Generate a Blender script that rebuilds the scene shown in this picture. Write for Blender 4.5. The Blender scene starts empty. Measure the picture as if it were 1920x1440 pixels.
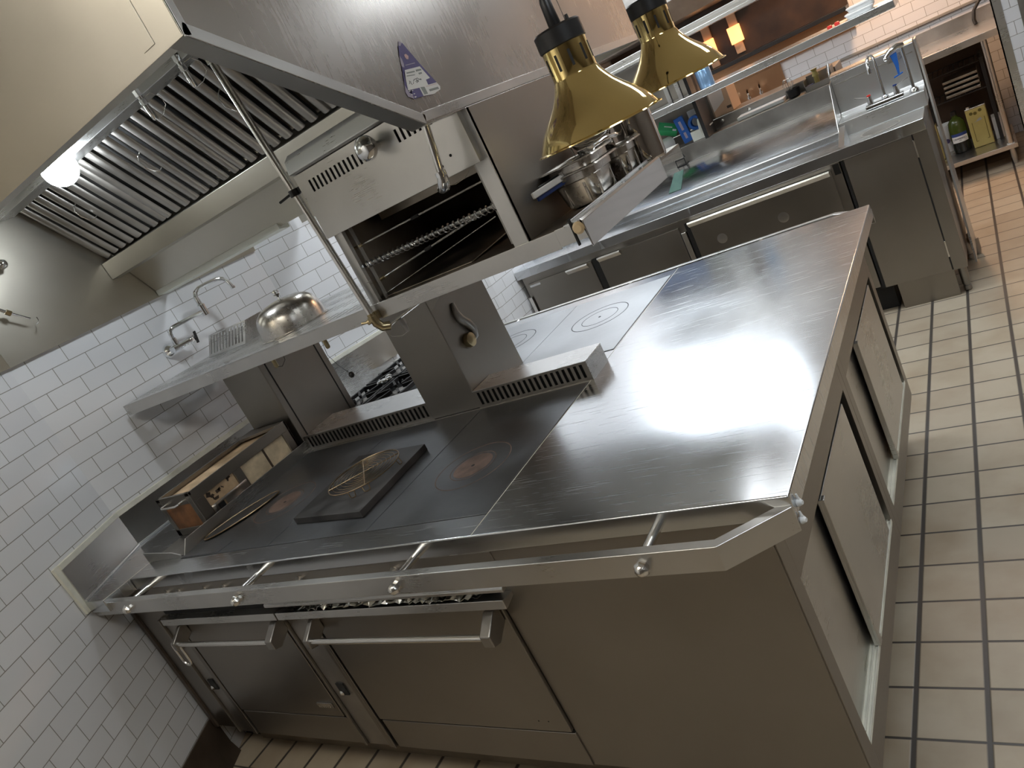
import bpy, bmesh, math, random
from mathutils import Vector, Matrix
random.seed(7)
S = bpy.context.scene
COL = S.collection
PI = math.pi

# ------------------------------------------------------------------ camera
RW = ((0.782902889781459, 0.4422009677874308, -0.43763154509210156),
      (-0.21268069961845704, -0.4708186548520848, -0.8562106716533476),
      (-0.5846622830161394, 0.7634055922844243, -0.27455767424572697))
CP = Vector((0.4543625160707374, -1.1798611594067296, 1.6751551533571591))
cd = bpy.data.cameras.new('camera')
cd.sensor_fit = 'HORIZONTAL'; cd.sensor_width = 36.0; cd.lens = 1414.0 / 1920.0 * 36.0
cd.clip_start = 0.05; cd.clip_end = 60
cam = bpy.data.objects.new('camera', cd); COL.objects.link(cam)
m = Matrix((( RW[0][0], -RW[1][0], -RW[2][0], CP.x),
            ( RW[0][1], -RW[1][1], -RW[2][1], CP.y),
            ( RW[0][2], -RW[1][2], -RW[2][2], CP.z), (0, 0, 0, 1)))
cam.matrix_world = m
S.camera = cam
# ------------------------------------------------------------------ world, exposure
w = bpy.data.worlds.new('world'); S.world = w; w.use_nodes = True
w.node_tree.nodes['Background'].inputs[0].default_value = (0.75, 0.78, 0.8, 1)
w.node_tree.nodes['Background'].inputs[1].default_value = 0.12
S.view_settings.view_transform = 'Standard'
S.view_settings.look = 'None'
S.view_settings.gamma = 1.0
S.view_settings.use_curve_mapping = False
S.view_settings.exposure = 0.0
S.cycles.use_denoising = True
S.cycles.max_bounces = 10
S.cycles.sample_clamp_indirect = 6.0
FZ = -0.06          # floor level
CZ = 2.78           # ceiling level

# ------------------------------------------------------------------ materials
def nt(name):
    m = bpy.data.materials.new(name); m.use_nodes = True
    n = m.node_tree; b = n.nodes['Principled BSDF']
    return m, n, b
def N(n, t, **kw):
    x = n.nodes.new(t)
    for k, v in kw.items(): setattr(x, k, v)
    return x
def L(n, a, b): n.links.new(a, b)
def plain(name, col, rough=0.5, metal=0.0, noise=0.0, nscale=8, spec=0.5, emis=None, estr=0, trans=0.0, ior=1.45):
    m, n, b = nt(name)
    b.inputs['Base Color'].default_value = (*col, 1)
    b.inputs['Roughness'].default_value = rough
    b.inputs['Metallic'].default_value = metal
    b.inputs['Specular IOR Level'].default_value = spec
    if trans: b.inputs['Transmission Weight'].default_value = trans; b.inputs['IOR'].default_value = ior
    if emis: b.inputs['Emission Color'].default_value = (*emis, 1); b.inputs['Emission Strength'].default_value = estr
    if noise:
        tc = N(n, 'ShaderNodeTexCoord'); nz = N(n, 'ShaderNodeTexNoise')
        nz.inputs['Scale'].default_value = nscale; nz.inputs['Detail'].default_value = 6
        cr = N(n, 'ShaderNodeValToRGB')
        cr.color_ramp.elements[0].position = 0.3; cr.color_ramp.elements[1].position = 0.72
        cr.color_ramp.elements[0].color = (*[c * (1 - noise) for c in col], 1)
        cr.color_ramp.elements[1].color = (*[min(1, c * (1 + noise)) for c in col], 1)
        L(n, tc.outputs['Object'], nz.inputs['Vector']); L(n, nz.outputs['Fac'], cr.inputs['Fac'])
        L(n, cr.outputs['Color'], b.inputs['Base Color'])
    return m
def steel(name, col=(0.60, 0.585, 0.56), r0=0.2, r1=0.42, stretch=(1, 1, 30), bump=0.02, blotch=3.0, wear=0.12):
    """worn brushed stainless: streaks, blotchy roughness, fine brushing bump"""
    m, n, b = nt(name)
    b.inputs['Metallic'].default_value = 1.0
    tc = N(n, 'ShaderNodeTexCoord')
    mp = N(n, 'ShaderNodeMapping'); mp.inputs['Scale'].default_value = stretch
    fine = N(n, 'ShaderNodeTexNoise'); fine.inputs['Scale'].default_value = 14; fine.inputs['Detail'].default_value = 5
    big = N(n, 'ShaderNodeTexNoise'); big.inputs['Scale'].default_value = blotch; big.inputs['Detail'].default_value = 5
    L(n, tc.outputs['Object'], mp.inputs['Vector']); L(n, mp.outputs['Vector'], fine.inputs['Vector'])
    L(n, tc.outputs['Object'], big.inputs['Vector'])
    mx = N(n, 'ShaderNodeMath', operation='MULTIPLY_ADD'); mx.inputs[1].default_value = 0.35
    L(n, fine.outputs['Fac'], mx.inputs[0]); L(n, big.outputs['Fac'], mx.inputs[2])
    mr = N(n, 'ShaderNodeMapRange')
    mr.inputs['From Min'].default_value = 0.35; mr.inputs['From Max'].default_value = 1.0
    mr.inputs['To Min'].default_value = r0; mr.inputs['To Max'].default_value = r1
    L(n, mx.outputs[0], mr.inputs['Value']); L(n, mr.outputs['Result'], b.inputs['Roughness'])
    cr = N(n, 'ShaderNodeValToRGB')
    cr.color_ramp.elements[0].position = 0.3; cr.color_ramp.elements[1].position = 0.7
    cr.color_ramp.elements[0].color = (*[c * (1 - wear) for c in col], 1)
    cr.color_ramp.elements[1].color = (*[min(1, c * (1 + wear)) for c in col], 1)
    L(n, big.outputs['Fac'], cr.inputs['Fac']); L(n, cr.outputs['Color'], b.inputs['Base Color'])
    if bump >= 0.03:
        bp = N(n, 'ShaderNodeBump'); bp.inputs['Strength'].default_value = bump; bp.inputs['Distance'].default_value = 0.01
        L(n, fine.outputs['Fac'], bp.inputs['Height']); L(n, bp.outputs['Normal'], b.inputs['Normal'])
    return m
def tile_mat(name, col=(0.80, 0.80, 0.815), mortar=(0.28, 0.265, 0.24), bw=0.1545, rh=0.0775, ms=0.0017):
    m, n, b = nt(name)
    uv = N(n, 'ShaderNodeUVMap')
    br = N(n, 'ShaderNodeTexBrick', offset=0.5, offset_frequency=2, squash=1.0, squash_frequency=2)
    br.inputs['Scale'].default_value = 1.0
    br.inputs['Brick Width'].default_value = bw; br.inputs['Row Height'].default_value = rh
    br.inputs['Mortar Size'].default_value = ms; br.inputs['Mortar Smooth'].default_value = 0.2
    br.inputs['Bias'].default_value = 0.0
    br.inputs['Color1'].default_value = (*col, 1); br.inputs['Color2'].default_value = (*[c * 0.95 for c in col], 1)
    br.inputs['Mortar'].default_value = (*mortar, 1)
    L(n, uv.outputs['UV'], br.inputs['Vector'])
    L(n, br.outputs['Color'], b.inputs['Base Color'])
    mr = N(n, 'ShaderNodeMapRange'); mr.inputs['To Min'].default_value = 0.16; mr.inputs['To Max'].default_value = 0.8
    L(n, br.outputs['Fac'], mr.inputs['Value']); L(n, mr.outputs['Result'], b.inputs['Roughness'])
    nz = N(n, 'ShaderNodeTexNoise'); nz.inputs['Scale'].default_value = 9
    L(n, uv.outputs['UV'], nz.inputs['Vector'])
    ad = N(n, 'ShaderNodeMath', operation='MULTIPLY_ADD'); ad.inputs[1].default_value = -1.0
    sc = N(n, 'ShaderNodeMath', operation='MULTIPLY'); sc.inputs[1].default_value = 0.12
    L(n, nz.outputs['Fac'], sc.inputs[0]); L(n, br.outputs['Fac'], ad.inputs[0]); L(n, sc.outputs[0], ad.inputs[2])
    bp = N(n, 'ShaderNodeBump'); bp.inputs['Strength'].default_value = 0.35; bp.inputs['Distance'].default_value = 0.002
    L(n, ad.outputs[0], bp.inputs['Height']); L(n, bp.outputs['Normal'], b.inputs['Normal'])
    return m
def floor_mat():
    m, n, b = nt('quarry_floor_tile')
    tc = N(n, 'ShaderNodeTexCoord'); sp = N(n, 'ShaderNodeSeparateXYZ'); L(n, tc.outputs['Object'], sp.inputs[0])
    P = 0.1665
    def axis(sock, off, half):
        a = N(n, 'ShaderNodeMath', operation='ADD'); a.inputs[1].default_value = -off + P * 60; L(n, sock, a.inputs[0])
        d = N(n, 'ShaderNodeMath', operation='DIVIDE'); d.inputs[1].default_value = P; L(n, a.outputs[0], d.inputs[0])
        fr = N(n, 'ShaderNodeMath', operation='FRACT'); L(n, d.outputs[0], fr.inputs[0])
        s = N(n, 'ShaderNodeMath', operation='SUBTRACT'); s.inputs[1].default_value = 0.5; L(n, fr.outputs[0], s.inputs[0])
        ab = N(n, 'ShaderNodeMath', operation='ABSOLUTE'); L(n, s.outputs[0], ab.inputs[0])
        g = N(n, 'ShaderNodeMapRange'); g.inputs['From Min'].default_value = 0.5 - half * 1.5; g.inputs['From Max'].default_value = 0.5 - half * 0.8
        L(n, ab.outputs[0], g.inputs['Value'])
        fl = N(n, 'ShaderNodeMath', operation='FLOOR'); L(n, d.outputs[0], fl.inputs[0])
        return g.outputs['Result'], fl.outputs[0]
    gx, ix = axis(sp.outputs['X'], -0.055, 0.036)
    gy, iy = axis(sp.outputs['Y'], 0.302, 0.02)
    mxx = N(n, 'ShaderNodeMath', operation='MAXIMUM'); L(n, gx, mxx.inputs[0]); L(n, gy, mxx.inputs[1])
    cb = N(n, 'ShaderNodeCombineXYZ'); L(n, ix, cb.inputs[0]); L(n, iy, cb.inputs[1])
    wn = N(n, 'ShaderNodeTexWhiteNoise', noise_dimensions='2D'); L(n, cb.outputs[0], wn.inputs['Vector'])
    nz = N(n, 'ShaderNodeTexNoise'); nz.inputs['Scale'].default_value = 5; nz.inputs['Detail'].default_value = 8
    L(n, tc.outputs['Object'], nz.inputs['Vector'])
    t = N(n, 'ShaderNodeMix', data_type='RGBA')
    t.inputs['A'].default_value = (0.39, 0.32, 0.235, 1); t.inputs['B'].default_value = (0.46, 0.39, 0.29, 1)
    L(n, wn.outputs['Value'], t.inputs['Factor'])
    st = N(n, 'ShaderNodeMix', data_type='RGBA', blend_type='MULTIPLY')
    cr = N(n, 'ShaderNodeValToRGB'); cr.color_ramp.elements[0].position = 0.25; cr.color_ramp.elements[1].position = 0.6
    cr.color_ramp.elements[0].color = (0.78, 0.72, 0.66, 1); cr.color_ramp.elements[1].color = (1, 1, 1, 1)
    L(n, nz.outputs['Fac'], cr.inputs['Fac'])
    st.inputs['Factor'].default_value = 1.0
    L(n, t.outputs['Result'], st.inputs['A']); L(n, cr.outputs['Color'], st.inputs['B'])
    fin = N(n, 'ShaderNodeMix', data_type='RGBA'); fin.inputs['B'].default_value = (0.06, 0.05, 0.042, 1)
    L(n, mxx.outputs[0], fin.inputs['Factor']); L(n, st.outputs['Result'], fin.inputs['A'])
    L(n, fin.outputs['Result'], b.inputs['Base Color'])
    rr = N(n, 'ShaderNodeMapRange'); rr.inputs['To Min'].default_value = 0.33; rr.inputs['To Max'].default_value = 0.6
    L(n, nz.outputs['Fac'], rr.inputs['Value']); L(n, rr.outputs['Result'], b.inputs['Roughness'])
    inv = N(n, 'ShaderNodeMath', operation='MULTIPLY'); inv.inputs[1].default_value = -1.0; L(n, mxx.outputs[0], inv.inputs[0])
    bp = N(n, 'ShaderNodeBump'); bp.inputs['Strength'].default_value = 0.4; bp.inputs['Distance'].default_value = 0.003
    L(n, inv.outputs[0], bp.inputs['Height']); L(n, bp.outputs['Normal'], b.inputs['Normal'])
    return m
def scratch_steel():
    """the worktop: brushed along x, fine scratches in all directions"""
    m = steel('worktop_steel', (0.62, 0.635, 0.65), 0.12, 0.29, (3, 40, 40), 0.012, 2.2, 0.08)
    n = m.node_tree; b = n.nodes['Principled BSDF']
    tc = N(n, 'ShaderNodeTexCoord')
    acc = None
    for i, (rz, sc) in enumerate(((0.3, (4, 160, 1)), (1.3, (5, 190, 1)), (2.4, (3, 130, 1)))):
        mp = N(n, 'ShaderNodeMapping'); mp.inputs['Rotation'].default_value = (0, 0, rz); mp.inputs['Scale'].default_value = sc
        nz = N(n, 'ShaderNodeTexNoise'); nz.inputs['Scale'].default_value = 1.6; nz.inputs['Detail'].default_value = 2; nz.inputs['Distortion'].default_value = 0.4
        L(n, tc.outputs['Object'], mp.inputs['Vector']); L(n, mp.outputs['Vector'], nz.inputs['Vector'])
        r = N(n, 'ShaderNodeMapRange'); r.inputs['From Min'].default_value = 0.68; r.inputs['From Max'].default_value = 0.74
        L(n, nz.outputs['Fac'], r.inputs['Value'])
        if acc is None: acc = r.outputs['Result']
        else:
            mx = N(n, 'ShaderNodeMath', operation='MAXIMUM'); L(n, acc, mx.inputs[0]); L(n, r.outputs['Result'], mx.inputs[1]); acc = mx.outputs[0]
    old = b.inputs['Roughness'].links[0].from_socket
    ad = N(n, 'ShaderNodeMath', operation='MULTIPLY_ADD'); ad.inputs[1].default_value = 0.22
    L(n, acc, ad.inputs[0]); L(n, old, ad.inputs[2]); L(n, ad.outputs[0], b.inputs['Roughness'])
    return m

M = {}
M['steel'] = steel('stainless_steel')
M['steel_h'] = steel('stainless_brushed_lengthwise', stretch=(2, 30, 30))
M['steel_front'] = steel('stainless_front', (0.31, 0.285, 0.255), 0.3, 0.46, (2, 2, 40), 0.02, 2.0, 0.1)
M['steel_hood'] = steel('stainless_hood', (0.57, 0.53, 0.455), 0.27, 0.44, (1, 1, 14), 0.02, 1.6, 0.08)
M['steel_end'] = steel('stainless_hood_end', (0.50, 0.465, 0.43), 0.19, 0.33, (9, 9, 1), 0.0, 1.8, 0.12)
M['steel_dark'] = steel('stainless_darkened', (0.36, 0.34, 0.315), 0.3, 0.5, (3, 3, 3), 0.0, 5, 0.25)
M['steel_heat'] = steel('heat_stained_steel', (0.34, 0.30, 0.25), 0.25, 0.5, (3, 3, 3), 0.0, 6, 0.4)
M['steel_lite'] = steel('stainless_light', (0.72, 0.72, 0.71), 0.22, 0.36, (2, 30, 30), 0.015, 3, 0.06)
M['worktop'] = scratch_steel()
M['mirror'] = plain('polished_steel', (0.62, 0.59, 0.565), 0.08, 1.0)
M['chrome'] = plain('chrome', (0.82, 0.83, 0.84), 0.07, 1.0)
M['satin'] = plain('satin_rail_steel', (0.78, 0.76, 0.72), 0.24, 1.0)
M['brass'] = plain('polished_brass', (0.95, 0.74, 0.32), 0.06, 1.0)
M['brass_dull'] = plain('dull_brass', (0.42, 0.34, 0.2), 0.3, 1.0)
M['black'] = plain('black_plastic', (0.012, 0.011, 0.011), 0.4)
M['rubber'] = plain('black_rubber', (0.015, 0.014, 0.013), 0.6)
M['dark'] = plain('dark_gap', (0.012, 0.011, 0.010), 0.7)
M['iron'] = steel('cooktop_iron', (0.22, 0.225, 0.235), 0.3, 0.47, (2, 6, 2), 0.02, 4, 0.22)
M['iron_rear'] = steel('rear_cooktop_iron', (0.38, 0.39, 0.40), 0.3, 0.45, (2, 6, 2), 0.02, 4, 0.12)
M['iron_slab'] = steel('griddle_iron', (0.135, 0.13, 0.127), 0.36, 0.6, (2, 2, 2), 0.04, 7, 0.4)
M['rust'] = plain('ring_rust', (0.22, 0.15, 0.12), 0.5, 0.6, 0.35, 22)
M['cast'] = plain('black_cast_iron', (0.018, 0.017, 0.017), 0.5, 0.3)
M['wire'] = plain('wire_oxidised', (0.30, 0.21, 0.12), 0.35, 1.0, 0.4, 30)
M['wire_steel'] = plain('wire_steel', (0.6, 0.58, 0.55), 0.25, 1.0)
M['foil'] = plain('aluminium_foil', (0.82, 0.84, 0.82), 0.13, 1.0)
M['tile'] = tile_mat('white_wall_tile')
M['floor'] = floor_mat()
M['base'] = plain('brown_quarry_base', (0.07, 0.05, 0.036), 0.45, 0, 0.35, 9)
M['plinth'] = plain('plinth_tile', (0.22, 0.175, 0.125), 0.5, 0, 0.3, 6)
M['caulk'] = plain('caulk_strip', (0.72, 0.70, 0.60), 0.5, 0, 0.1, 18)
M['ceil'] = plain('ceiling_panel', (0.74, 0.73, 0.70), 0.8)
M['paint'] = plain('painted_wall', (0.16, 0.135, 0.11), 0.6)
M['brick'] = plain('fire_board', (0.62, 0.45, 0.28), 0.85, 0, 0.3, 14)
M['board'] = plain('cream_insulation_board', (0.66, 0.55, 0.38), 0.9, 0, 0.28, 16)
M['burnt'] = plain('scorched_board', (0.20, 0.085, 0.03), 0.6, 0, 0.6, 11)
M['white'] = plain('white_plastic', (0.78, 0.79, 0.78), 0.4)
M['paper'] = plain('paper_white', (0.82, 0.80, 0.77), 0.8)
M['offwhite'] = plain('offwhite_sheet', (0.78, 0.78, 0.70), 0.5)
M['grey'] = plain('grey_ink', (0.30, 0.31, 0.29), 0.8)
M['ink'] = plain('dark_ink', (0.03, 0.03, 0.04), 0.8)
M['violet'] = plain('violet_print', (0.10, 0.08, 0.22), 0.6, 0, 0.1, 40)
M['lilac'] = plain('lilac_print', (0.38, 0.33, 0.42), 0.6)
M['pink'] = plain('pink_print', (0.65, 0.42, 0.40), 0.6)
M['blue'] = plain('blue_print', (0.015, 0.11, 0.42), 0.45)
M['blue_tape'] = plain('blue_tape', (0.06, 0.30, 0.85), 0.6)
M['blue_film'] = plain('blue_film_roll', (0.22, 0.36, 0.55), 0.2, 0.5)
M['green'] = plain('green_print', (0.03, 0.36, 0.12), 0.45)
M['card'] = plain('cardboard', (0.62, 0.42, 0.28), 0.7)
M['cardwhite'] = plain('shiny_label', (0.75, 0.70, 0.66), 0.12)
M['wood'] = plain('dark_wood', (0.045, 0.022, 0.010), 0.45, 0, 0.4, 6)
M['wood2'] = plain('brown_wood', (0.11, 0.055, 0.025), 0.5, 0, 0.3, 4)
M['copper'] = plain('copper_warm_lit_metal', (0.55, 0.32, 0.18), 0.3, 1.0)
M['ivory'] = plain('ivory_cap', (0.72, 0.55, 0.33), 0.5)
M['yellow'] = plain('yellow_tin', (0.42, 0.34, 0.11), 0.35, 0, 0.12, 7)
M['olive'] = plain('olive_print', (0.10, 0.08, 0.01), 0.5)
M['jar'] = plain('green_jar', (0.05, 0.075, 0.012), 0.12)
M['oil'] = plain('dark_oil', (0.012, 0.014, 0.012), 0.2)
M['red'] = plain('red_plastic', (0.65, 0.03, 0.02), 0.4)
M['navy'] = plain('navy_plastic', (0.03, 0.06, 0.22), 0.4)
M['glasspane'] = plain('green_glass', (0.25, 0.40, 0.34), 0.08, 0, trans=0.6)
M['glow_cool'] = plain('light_globe', (0.9, 0.95, 1), 0.3, emis=(0.86, 0.94, 1.0), estr=80)
M['glow_panel'] = plain('ceiling_light_diffuser', (0.9, 0.95, 1), 0.3, emis=(0.86, 0.935, 1.0), estr=15)
M['glow_dim'] = plain('dim_fill_diffuser', (0.95, 0.93, 0.85), 0.3, emis=(1.0, 0.95, 0.84), estr=10)
M['glow_warm'] = plain('warm_lamp_glow', (1, .6, .3), 0.3, emis=(1.0, 0.42, 0.14), estr=2.2)

# ------------------------------------------------------------------ mesh helpers
ROOT = {}
class MB:
    def __init__(s): s.bm = bmesh.new(); s.uv = None
    def face(s, pts, uvs=None):
        vs = [s.bm.verts.new(p) for p in pts]
        f = s.bm.faces.new(vs)
        if uvs:
            if s.uv is None: s.uv = s.bm.loops.layers.uv.new('UVMap')
            for lp, u in zip(f.loops, uvs): lp[s.uv].uv = u
        return s
    def hexa(s, p):   # p: 8 points, bottom 4 ccw then top 4
        v = [s.bm.verts.new(q) for q in p]
        for a in ((3, 2, 1, 0), (4, 5, 6, 7), (0, 1, 5, 4), (1, 2, 6, 5), (2, 3, 7, 6), (3, 0, 4, 7)):
            s.bm.faces.new([v[i] for i in a])
        return s
    def box(s, x0, x1, y0, y1, z0, z1):
        x0, x1 = min(x0, x1), max(x0, x1); y0, y1 = min(y0, y1), max(y0, y1); z0, z1 = min(z0, z1), max(z0, z1)
        return s.hexa([(x0, y0, z0), (x1, y0, z0), (x1, y1, z0), (x0, y1, z0), (x0, y0, z1), (x1, y0, z1), (x1, y1, z1), (x0, y1, z1)])
    def obox(s, c, ax, ay, az):   # oriented box: centre and three half-axis vectors
        c, ax, ay, az = map(Vector, (c, ax, ay, az))
        q = [c - ax - ay - az, c + ax - ay - az, c + ax + ay - az, c - ax + ay - az, c - ax - ay + az, c + ax - ay + az, c + ax + ay + az, c - ax + ay + az]
        return s.hexa(q)
    def prism(s, pts, vec):       # planar polygon pts extruded along vec
        vec = Vector(vec); pts = [Vector(p) for p in pts]
        nrm = Vector((0, 0, 0))
        for i in range(len(pts)):
            a, b = pts[i], pts[(i + 1) % len(pts)]; nrm += a.cross(b)
        if nrm.dot(vec) > 0: pts = pts[::-1]
        a = [s.bm.verts.new(p) for p in pts]; b = [s.bm.verts.new(p + vec) for p in pts]
        s.bm.faces.new(a); s.bm.faces.new(b[::-1])
        k = len(pts)
        for i in range(k): s.bm.faces.new((a[(i + 1) % k], a[i], b[i], b[(i + 1) % k]))
        return s
    def poly(s, xy, z0, z1): return s.prism([(x, y, z0) for x, y in xy], (0, 0, z1 - z0))
    def tube(s, pts, r, seg=10, closed=False):
        pts = [Vector(p) for p in pts]; k = len(pts); rs = r if isinstance(r, (list, tuple)) else [r] * k
        rings = []; up = None
        for i, p in enumerate(pts):
            if closed: t = pts[(i + 1) % k] - pts[i - 1]
            else: t = pts[min(i + 1, k - 1)] - pts[max(i - 1, 0)]
            t.normalize()
            if up is None:
                up = Vector((0, 0, 1)) if abs(t.z) < 0.9 else Vector((1, 0, 0))
            u = up - t * up.dot(t)
            if u.length < 1e-6: u = t.orthogonal()
            u.normalize(); v = t.cross(u); up = u
            rings.append([s.bm.verts.new(p + (u * math.cos(2 * PI * j / seg) + v * math.sin(2 * PI * j / seg)) * rs[i]) for j in range(seg)])
        for i in range(k if closed else k - 1):
            a, b = rings[i], rings[(i + 1) % k]
            for j in range(seg): s.bm.faces.new((a[j], a[(j + 1) % seg], b[(j + 1) % seg], b[j]))
        if not closed:
            s.bm.faces.new(rings[0][::-1]); s.bm.faces.new(rings[-1])
        return s
    def lathe(s, prof, c=(0, 0, 0), seg=32, axis=(0, 0, 1), capb=True, capt=True):
        c = Vector(c); ax = Vector(axis).normalized(); u = ax.orthogonal().normalized(); v = ax.cross(u)
        rings = [[s.bm.verts.new(c + ax * h + (u * math.cos(2 * PI * j / seg) + v * math.sin(2 * PI * j / seg)) * max(r, 1e-5)) for j in range(seg)] for r, h in prof]
        for a, b in zip(rings, rings[1:]):
            for j in range(seg): s.bm.faces.new((a[j], a[(j + 1) % seg], b[(j + 1) % seg], b[j]))
        if capb: s.bm.faces.new(rings[0][::-1])
        if capt: s.bm.faces.new(rings[-1])
        return s
    def cyl(s, a, b, r, seg=16):
        a, b = Vector(a), Vector(b); return s.lathe([(r, 0), (r, (b - a).length)], a, seg, b - a)
    def ball(s, c, r, seg=16, sz=1.0):
        k = seg // 2
        return s.lathe([(r * math.sin(PI * i / k), -r * sz * math.cos(PI * i / k)) for i in range(k + 1)], c, seg)
    def slots(s, o, u, v, us, vs, holes):
        """sheet with holes: us, vs sorted cut coordinates; holes(i, j) -> True leaves that cell open"""
        o, u, v = Vector(o), Vector(u), Vector(v)
        g = {}
        def vert(i, j):
            if (i, j) not in g: g[(i, j)] = s.bm.verts.new(o + u * us[i] + v * vs[j])
            return g[(i, j)]
        for i in range(len(us) - 1):
            for j in range(len(vs) - 1):
                if not holes(i, j): s.bm.faces.new((vert(i, j), vert(i + 1, j), vert(i + 1, j + 1), vert(i, j + 1)))
        return s
    def done(s, name, mat, parent=None, bevel=0.0, smooth=True, bseg=2, solid=0.0):
        bmesh.ops.recalc_face_normals(s.bm, faces=s.bm.faces)
        if smooth:
            for f in s.bm.faces: f.smooth = True
            for e in s.bm.edges:
                if len(e.link_faces) == 2:
                    e.smooth = e.calc_face_angle(0) < math.radians(38)
        base = ROOT.get(parent, Vector((0, 0, 0))) if parent is not None else Vector((0, 0, 0))
        if parent is None:
            base = Vector((0, 0, 0))
            if s.center is not None: base = Vector(s.center)
        if base.length: bmesh.ops.translate(s.bm, verts=s.bm.verts, vec=-base)
        me = bpy.data.meshes.new(name); s.bm.to_mesh(me); s.bm.free()
        me.materials.append(M[mat])
        o = bpy.data.objects.new(name, me); COL.objects.link(o)
        if parent is not None: o.parent = parent; ROOT[o] = base
        else: o.location = base; ROOT[o] = base
        if solid:
            sd = o.modifiers.new('thickness', 'SOLIDIFY'); sd.thickness = solid; sd.offset = 0
        if bevel:
            bv = o.modifiers.new('edge', 'BEVEL'); bv.width = bevel; bv.segments = bseg
            bv.limit_method = 'ANGLE'; bv.angle_limit = math.radians(38); bv.harden_normals = True
        return o
    center = None
def at(c):
    b = MB(); b.center = c; return b
def tag(o, label, cat, group=None):
    o['label'] = label; o['category'] = cat
    if group: o['group'] = group
    return o
def thing(name, loc, label, cat, group=None):
    o = bpy.data.objects.new(name, None); o.empty_display_size = 0.05; COL.objects.link(o)
    o.location = loc; ROOT[o] = Vector(loc)
    return tag(o, label, cat, group)
def struct(o):
    o['kind'] = 'structure'; return o
def part_label(o, t): o['label'] = t; return o
def dup(root, loc, label=None, group=None, rotz=0.0):
    r = root.copy(); COL.objects.link(r); r.location = loc; r.rotation_euler = (0, 0, rotz)
    if label: r['label'] = label
    if group: r['group'] = group
    for ch in list(root.children):
        c = ch.copy(); COL.objects.link(c); c.parent = r
        for g in list(ch.children):
            d = g.copy(); COL.objects.link(d); d.parent = c
    return r
def arc(c, r, a0, a1, k, u, v):
    c, u, v = Vector(c), Vector(u), Vector(v)
    return [c + (u * math.cos(a0 + (a1 - a0) * i / k) + v * math.sin(a0 + (a1 - a0) * i / k)) * r for i in range(k + 1)]
def text_mesh(body, size, mat, parent, origin, ux, uy, name='lettering', off=0.0006):
    cu = bpy.data.curves.new(name, 'FONT'); cu.body = body; cu.size = size; cu.extrude = 0.0003; cu.align_x = 'CENTER'; cu.align_y = 'CENTER'
    o = bpy.data.objects.new(name, cu); me = bpy.data.meshes.new_from_object(o); bpy.data.objects.remove(o)
    ux, uy = Vector(ux).normalized(), Vector(uy).normalized(); uz = ux.cross(uy)
    mt = Matrix((ux, uy, uz)).transposed().to_4x4(); mt.translation = Vector(origin) + uz * off - ROOT[parent]
    me.transform(mt); me.name = name; me.materials.clear(); me.materials.append(M[mat])
    o = bpy.data.objects.new(name, me); COL.objects.link(o); o.parent = parent; ROOT[o] = ROOT[parent]
    return o

# ------------------------------------------------------------------ the room shell
A0 = Vector((-2.83, 0.24, 0)); DW = Vector((0.476, -0.8794, 0))
B0 = Vector((-2.83, 1.62, 0)); C0 = Vector((-2.40, 2.84, 0)); D0 = Vector((-2.40, 6.3, 0))
E0 = A0 + DW * 4.3
def wall_quad(b, p, q, u0, z0=FZ, z1=CZ):
    l = (q - p).length
    b.face([(p.x, p.y, z0), (q.x, q.y, z0), (q.x, q.y, z1), (p.x, p.y, z1)], [(u0, z0 + 1.55 * 1), (u0 + l, z0 + 1.55), (u0 + l, z1 + 1.55), (u0, z1 + 1.55)])
b = MB()
wall_quad(b, A0, E0, 0.026); wall_quad(b, A0, B0, 0.24 - 0.383)
wall_quad(b, B0, C0, 1.62 - 0.383 + 0.05); wall_quad(b, C0, D0, 0.02)
struct(b.done('wall_left', 'tile', smooth=False))
b = MB(); wall_quad(b, D0, Vector((3.4, 6.3, 0)), 0.0)
struct(b.done('wall_back', 'tile', smooth=False))
b = MB(); b.face([(E0.x, E0.y, FZ), (3.4, E0.y, FZ), (3.4, E0.y, CZ), (E0.x, E0.y, CZ)])
struct(b.done('wall_front', 'paint', smooth=False))
b = MB(); b.face([(3.4, E0.y, FZ), (3.4, 6.3, FZ), (3.4, 6.3, CZ), (3.4, E0.y, CZ)])
struct(b.done('wall_right', 'paint', smooth=False))
b = MB(); b.face([(-3.2, -3.7, FZ), (3.5, -3.7, FZ), (3.5, 6.5, FZ), (-3.2, 6.5, FZ)])
struct(b.done('floor', 'floor', smooth=False))
b = MB(); b.face([(-3.2, -3.7, CZ), (3.5, -3.7, CZ), (3.5, 6.5, CZ), (-3.2, 6.5, CZ)])
struct(b.done('ceiling', 'ceil', smooth=False))
# wall stub at the far right: tiled end with a steel corner guard
b = MB()
for p, q, u in ((Vector((0.545, 4.4, 0)), Vector((1.9, 4.4, 0)), 0.0), (Vector((0.545, 4.6, 0)), Vector((0.545, 4.4, 0)), 0.0)): wall_quad(b, p, q, u)
b.face([(1.9, 4.4, FZ), (1.9, 4.6, FZ), (1.9, 4.6, CZ), (1.9, 4.4, CZ)], [(0, 0), (.2, 0), (.2, 2.8), (0, 2.8)])
b.face([(1.9, 4.6, FZ), (0.545, 4.6, FZ), (0.545, 4.6, CZ), (1.9, 4.6, CZ)], [(0, 0), (1.3, 0), (1.3, 2.8), (0, 2.8)])
struct(b.done('wall_partition', 'tile', smooth=False))
b = MB(); b.box(0.538, 0.586, 4.392, 4.40, FZ, CZ).box(0.538, 0.545, 4.392, 4.45, FZ, CZ)
struct(b.done('trim_1', 'steel_lite'))
b = MB(); b.box(0.66, 0.78, 4.385, 4.4, FZ, CZ)
struct(b.done('trim_2', 'steel_dark'))
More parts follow.
